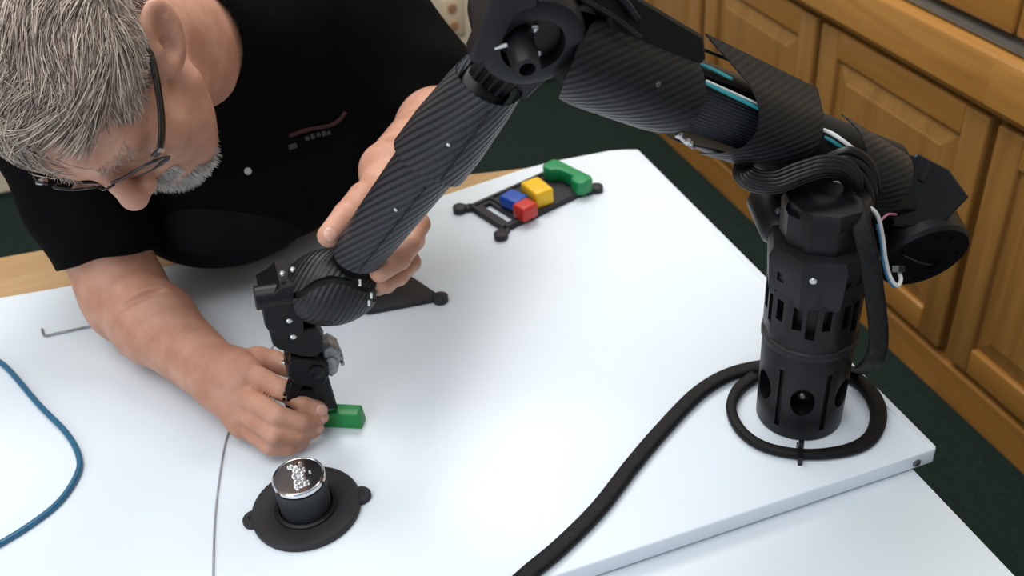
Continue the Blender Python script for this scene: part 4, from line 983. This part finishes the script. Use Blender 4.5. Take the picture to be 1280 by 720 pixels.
# base cap so no scalp shows through
cap_v = []; cap_f = []; nu_, nv_ = 48, 32; idm = {}
for i in range(nu_):
    for j in range(nv_+1):
        th = 2*PI*i/nu_; ph = PI*j/nv_; d = A_(math.sin(ph)*math.sin(th), math.cos(ph), math.sin(ph)*math.cos(th)); cap_v.append((HC+HM@(cran(d[None])[0]+d*.0016), hairline(d*.999) and hairline(d-A_(0, .05, 0))))
w = nv_+1
for i in range(nu_):
    for j in range(nv_):
        q = (i*w+j, ((i+1) % nu_)*w+j, ((i+1) % nu_)*w+j+1, i*w+j+1)
        if all(cap_v[k][1] for k in q): cap_f.append(q)
hm = MB(); hm.v = np.array([c[0] for c in cap_v]); hm.f = cap_f
hair = obj('hair', hm, 'hair_grey', ps, smooth=True, label='short grey swept hair')
for nm, cnt, m_, rad_ in (('hair_strands', 5200, 'hair_grey', .00048), ('hair_strands', 4200, 'hair_light', .00046), ('hair_strands', 3000, 'hair_dark', .00046)):
    o = obj(nm, strands(cnt, hairline, hl, lf, rad_, flow), m_, hair, smooth=True); o['kind'] = 'stuff'
# ---------------- goatee and moustache: short bristles on the chin and upper lip
def bristles(n, region, length, rad_, m_, name, parent):
    loc = (BV-HC)@HM; ok = region(loc); cand = BV[ok]; lc = loc[ok]; vsA = []; fsA = []
    # normals from local implicit centre
    for _ in range(n):
        i = rngh.randint(len(cand)); p = cand[i]; o_ = lc[i]-A_(0, -.06, .03); nl = o_/np.linalg.norm(o_); dn = HM@(nl*.6+A_(0, -.75, .15)+rngh.normal(size=3)*.25); dn = N_(dn); L = length*(.6+.8*rngh.rand())
        ref = N_(rngh.normal(size=3)); s1 = N_(np.cross(dn, ref)); s2 = np.cross(dn, s1); b = len(vsA)
        for t, rr in ((-.1, 1), (.6, .9), (1, .2)):
            q = p+dn*L*t
            for k in range(3): a = 2*PI*k/3; vsA.append(q+(s1*math.cos(a)+s2*math.sin(a))*rad_*rr)
        for r in range(2):
            for k in range(3): j = (k+1) % 3; fsA.append((b+r*3+k, b+r*3+j, b+r*3+3+j, b+r*3+3+k))
    mm = MB(); mm.v = np.array(vsA); mm.f = fsA; o = obj(name, mm, m_, parent, smooth=True); o['kind'] = 'stuff'; return o
bristles(2600, lambda q: (q[:, 2] > .040) & (q[:, 1] < -.082) & (np.abs(q[:, 0]) < .036) & (q[:, 1] > -.13), .0085, .00040, 'beard_hair', 'beard', ps)
bristles(900, lambda q: (q[:, 2] > .066) & (q[:, 1] < -.048) & (q[:, 1] > -.060) & (np.abs(q[:, 0]) < .032), .008, .0004, 'beard_hair', 'moustache', ps)
bristles(170, lambda q: (q[:, 2] > .070) & (q[:, 1] < .034) & (q[:, 1] > .022) & (np.abs(q[:, 0]) < .05) & (np.abs(q[:, 0]) > .014), .0055, .00035, 'hair_grey', 'eyebrows', ps)

# ---------------- eyeglasses
gl = thing('eyeglasses', hp(0, .0, .10), 'black-framed eyeglasses worn on the bowed face', 'glasses')
def lensring(sx, grow=0):
    pts = []
    for t in np.linspace(0, 2*PI, 33)[:-1]:
        c, s_ = math.cos(t), math.sin(t); x = math.copysign(abs(c)**.55, c)*(.0265+grow); y = math.copysign(abs(s_)**.55, s_)*(.0165+grow)
        pts.append(hp(sx*.034+x, -.002+y, .1085+.30*(y-.012)-abs(sx*.034+x)**2*3.2))
    return pts
for sx in (-1, 1):
    R_ = lensring(sx); obj('rim', MB().tube(R_+R_[:2], .0011, 8), 'glasses_frame', gl, smooth=True)
    lm_ = MB(); a = [p+HM[:, 2]*.0006 for p in R_]; b = [p-HM[:, 2]*.0006 for p in R_]; k = len(a)
    lm_.add(a+b, [tuple(range(k)), tuple(range(k, 2*k))[::-1]]+[(i, (i+1) % k, k+(i+1) % k, k+i) for i in range(k)]); obj('lens', lm_, 'glass', gl)
    tp_ = [hp(sx*.0625, .012, .0945), hp(sx*.072, .014, .088), hp(sx*.0765, .014, .06), hp(sx*.0785, .019, .02), hp(sx*.077, .024, -.004), hp(sx*.075, .020, -.030), hp(sx*.073, .002, -.044)]
    obj('temple', MB().tube(spline(tp_, 40), 1, 8, up=HM[:, 1], flat=(.0016, .0040)), 'glasses_frame', gl, smooth=True)
    obj('hinge', MB().box(hp(sx*.068, .013, .0915), (.009, .006, .004), HM@rotz(0)), 'screw_steel', gl)
obj('bridge', MB().tube(spline([hp(-.0085, .004, .1083), hp(0, .008, .112), hp(.0085, .004, .1083)], 12), .0012, 8), 'glasses_frame', gl, smooth=True)
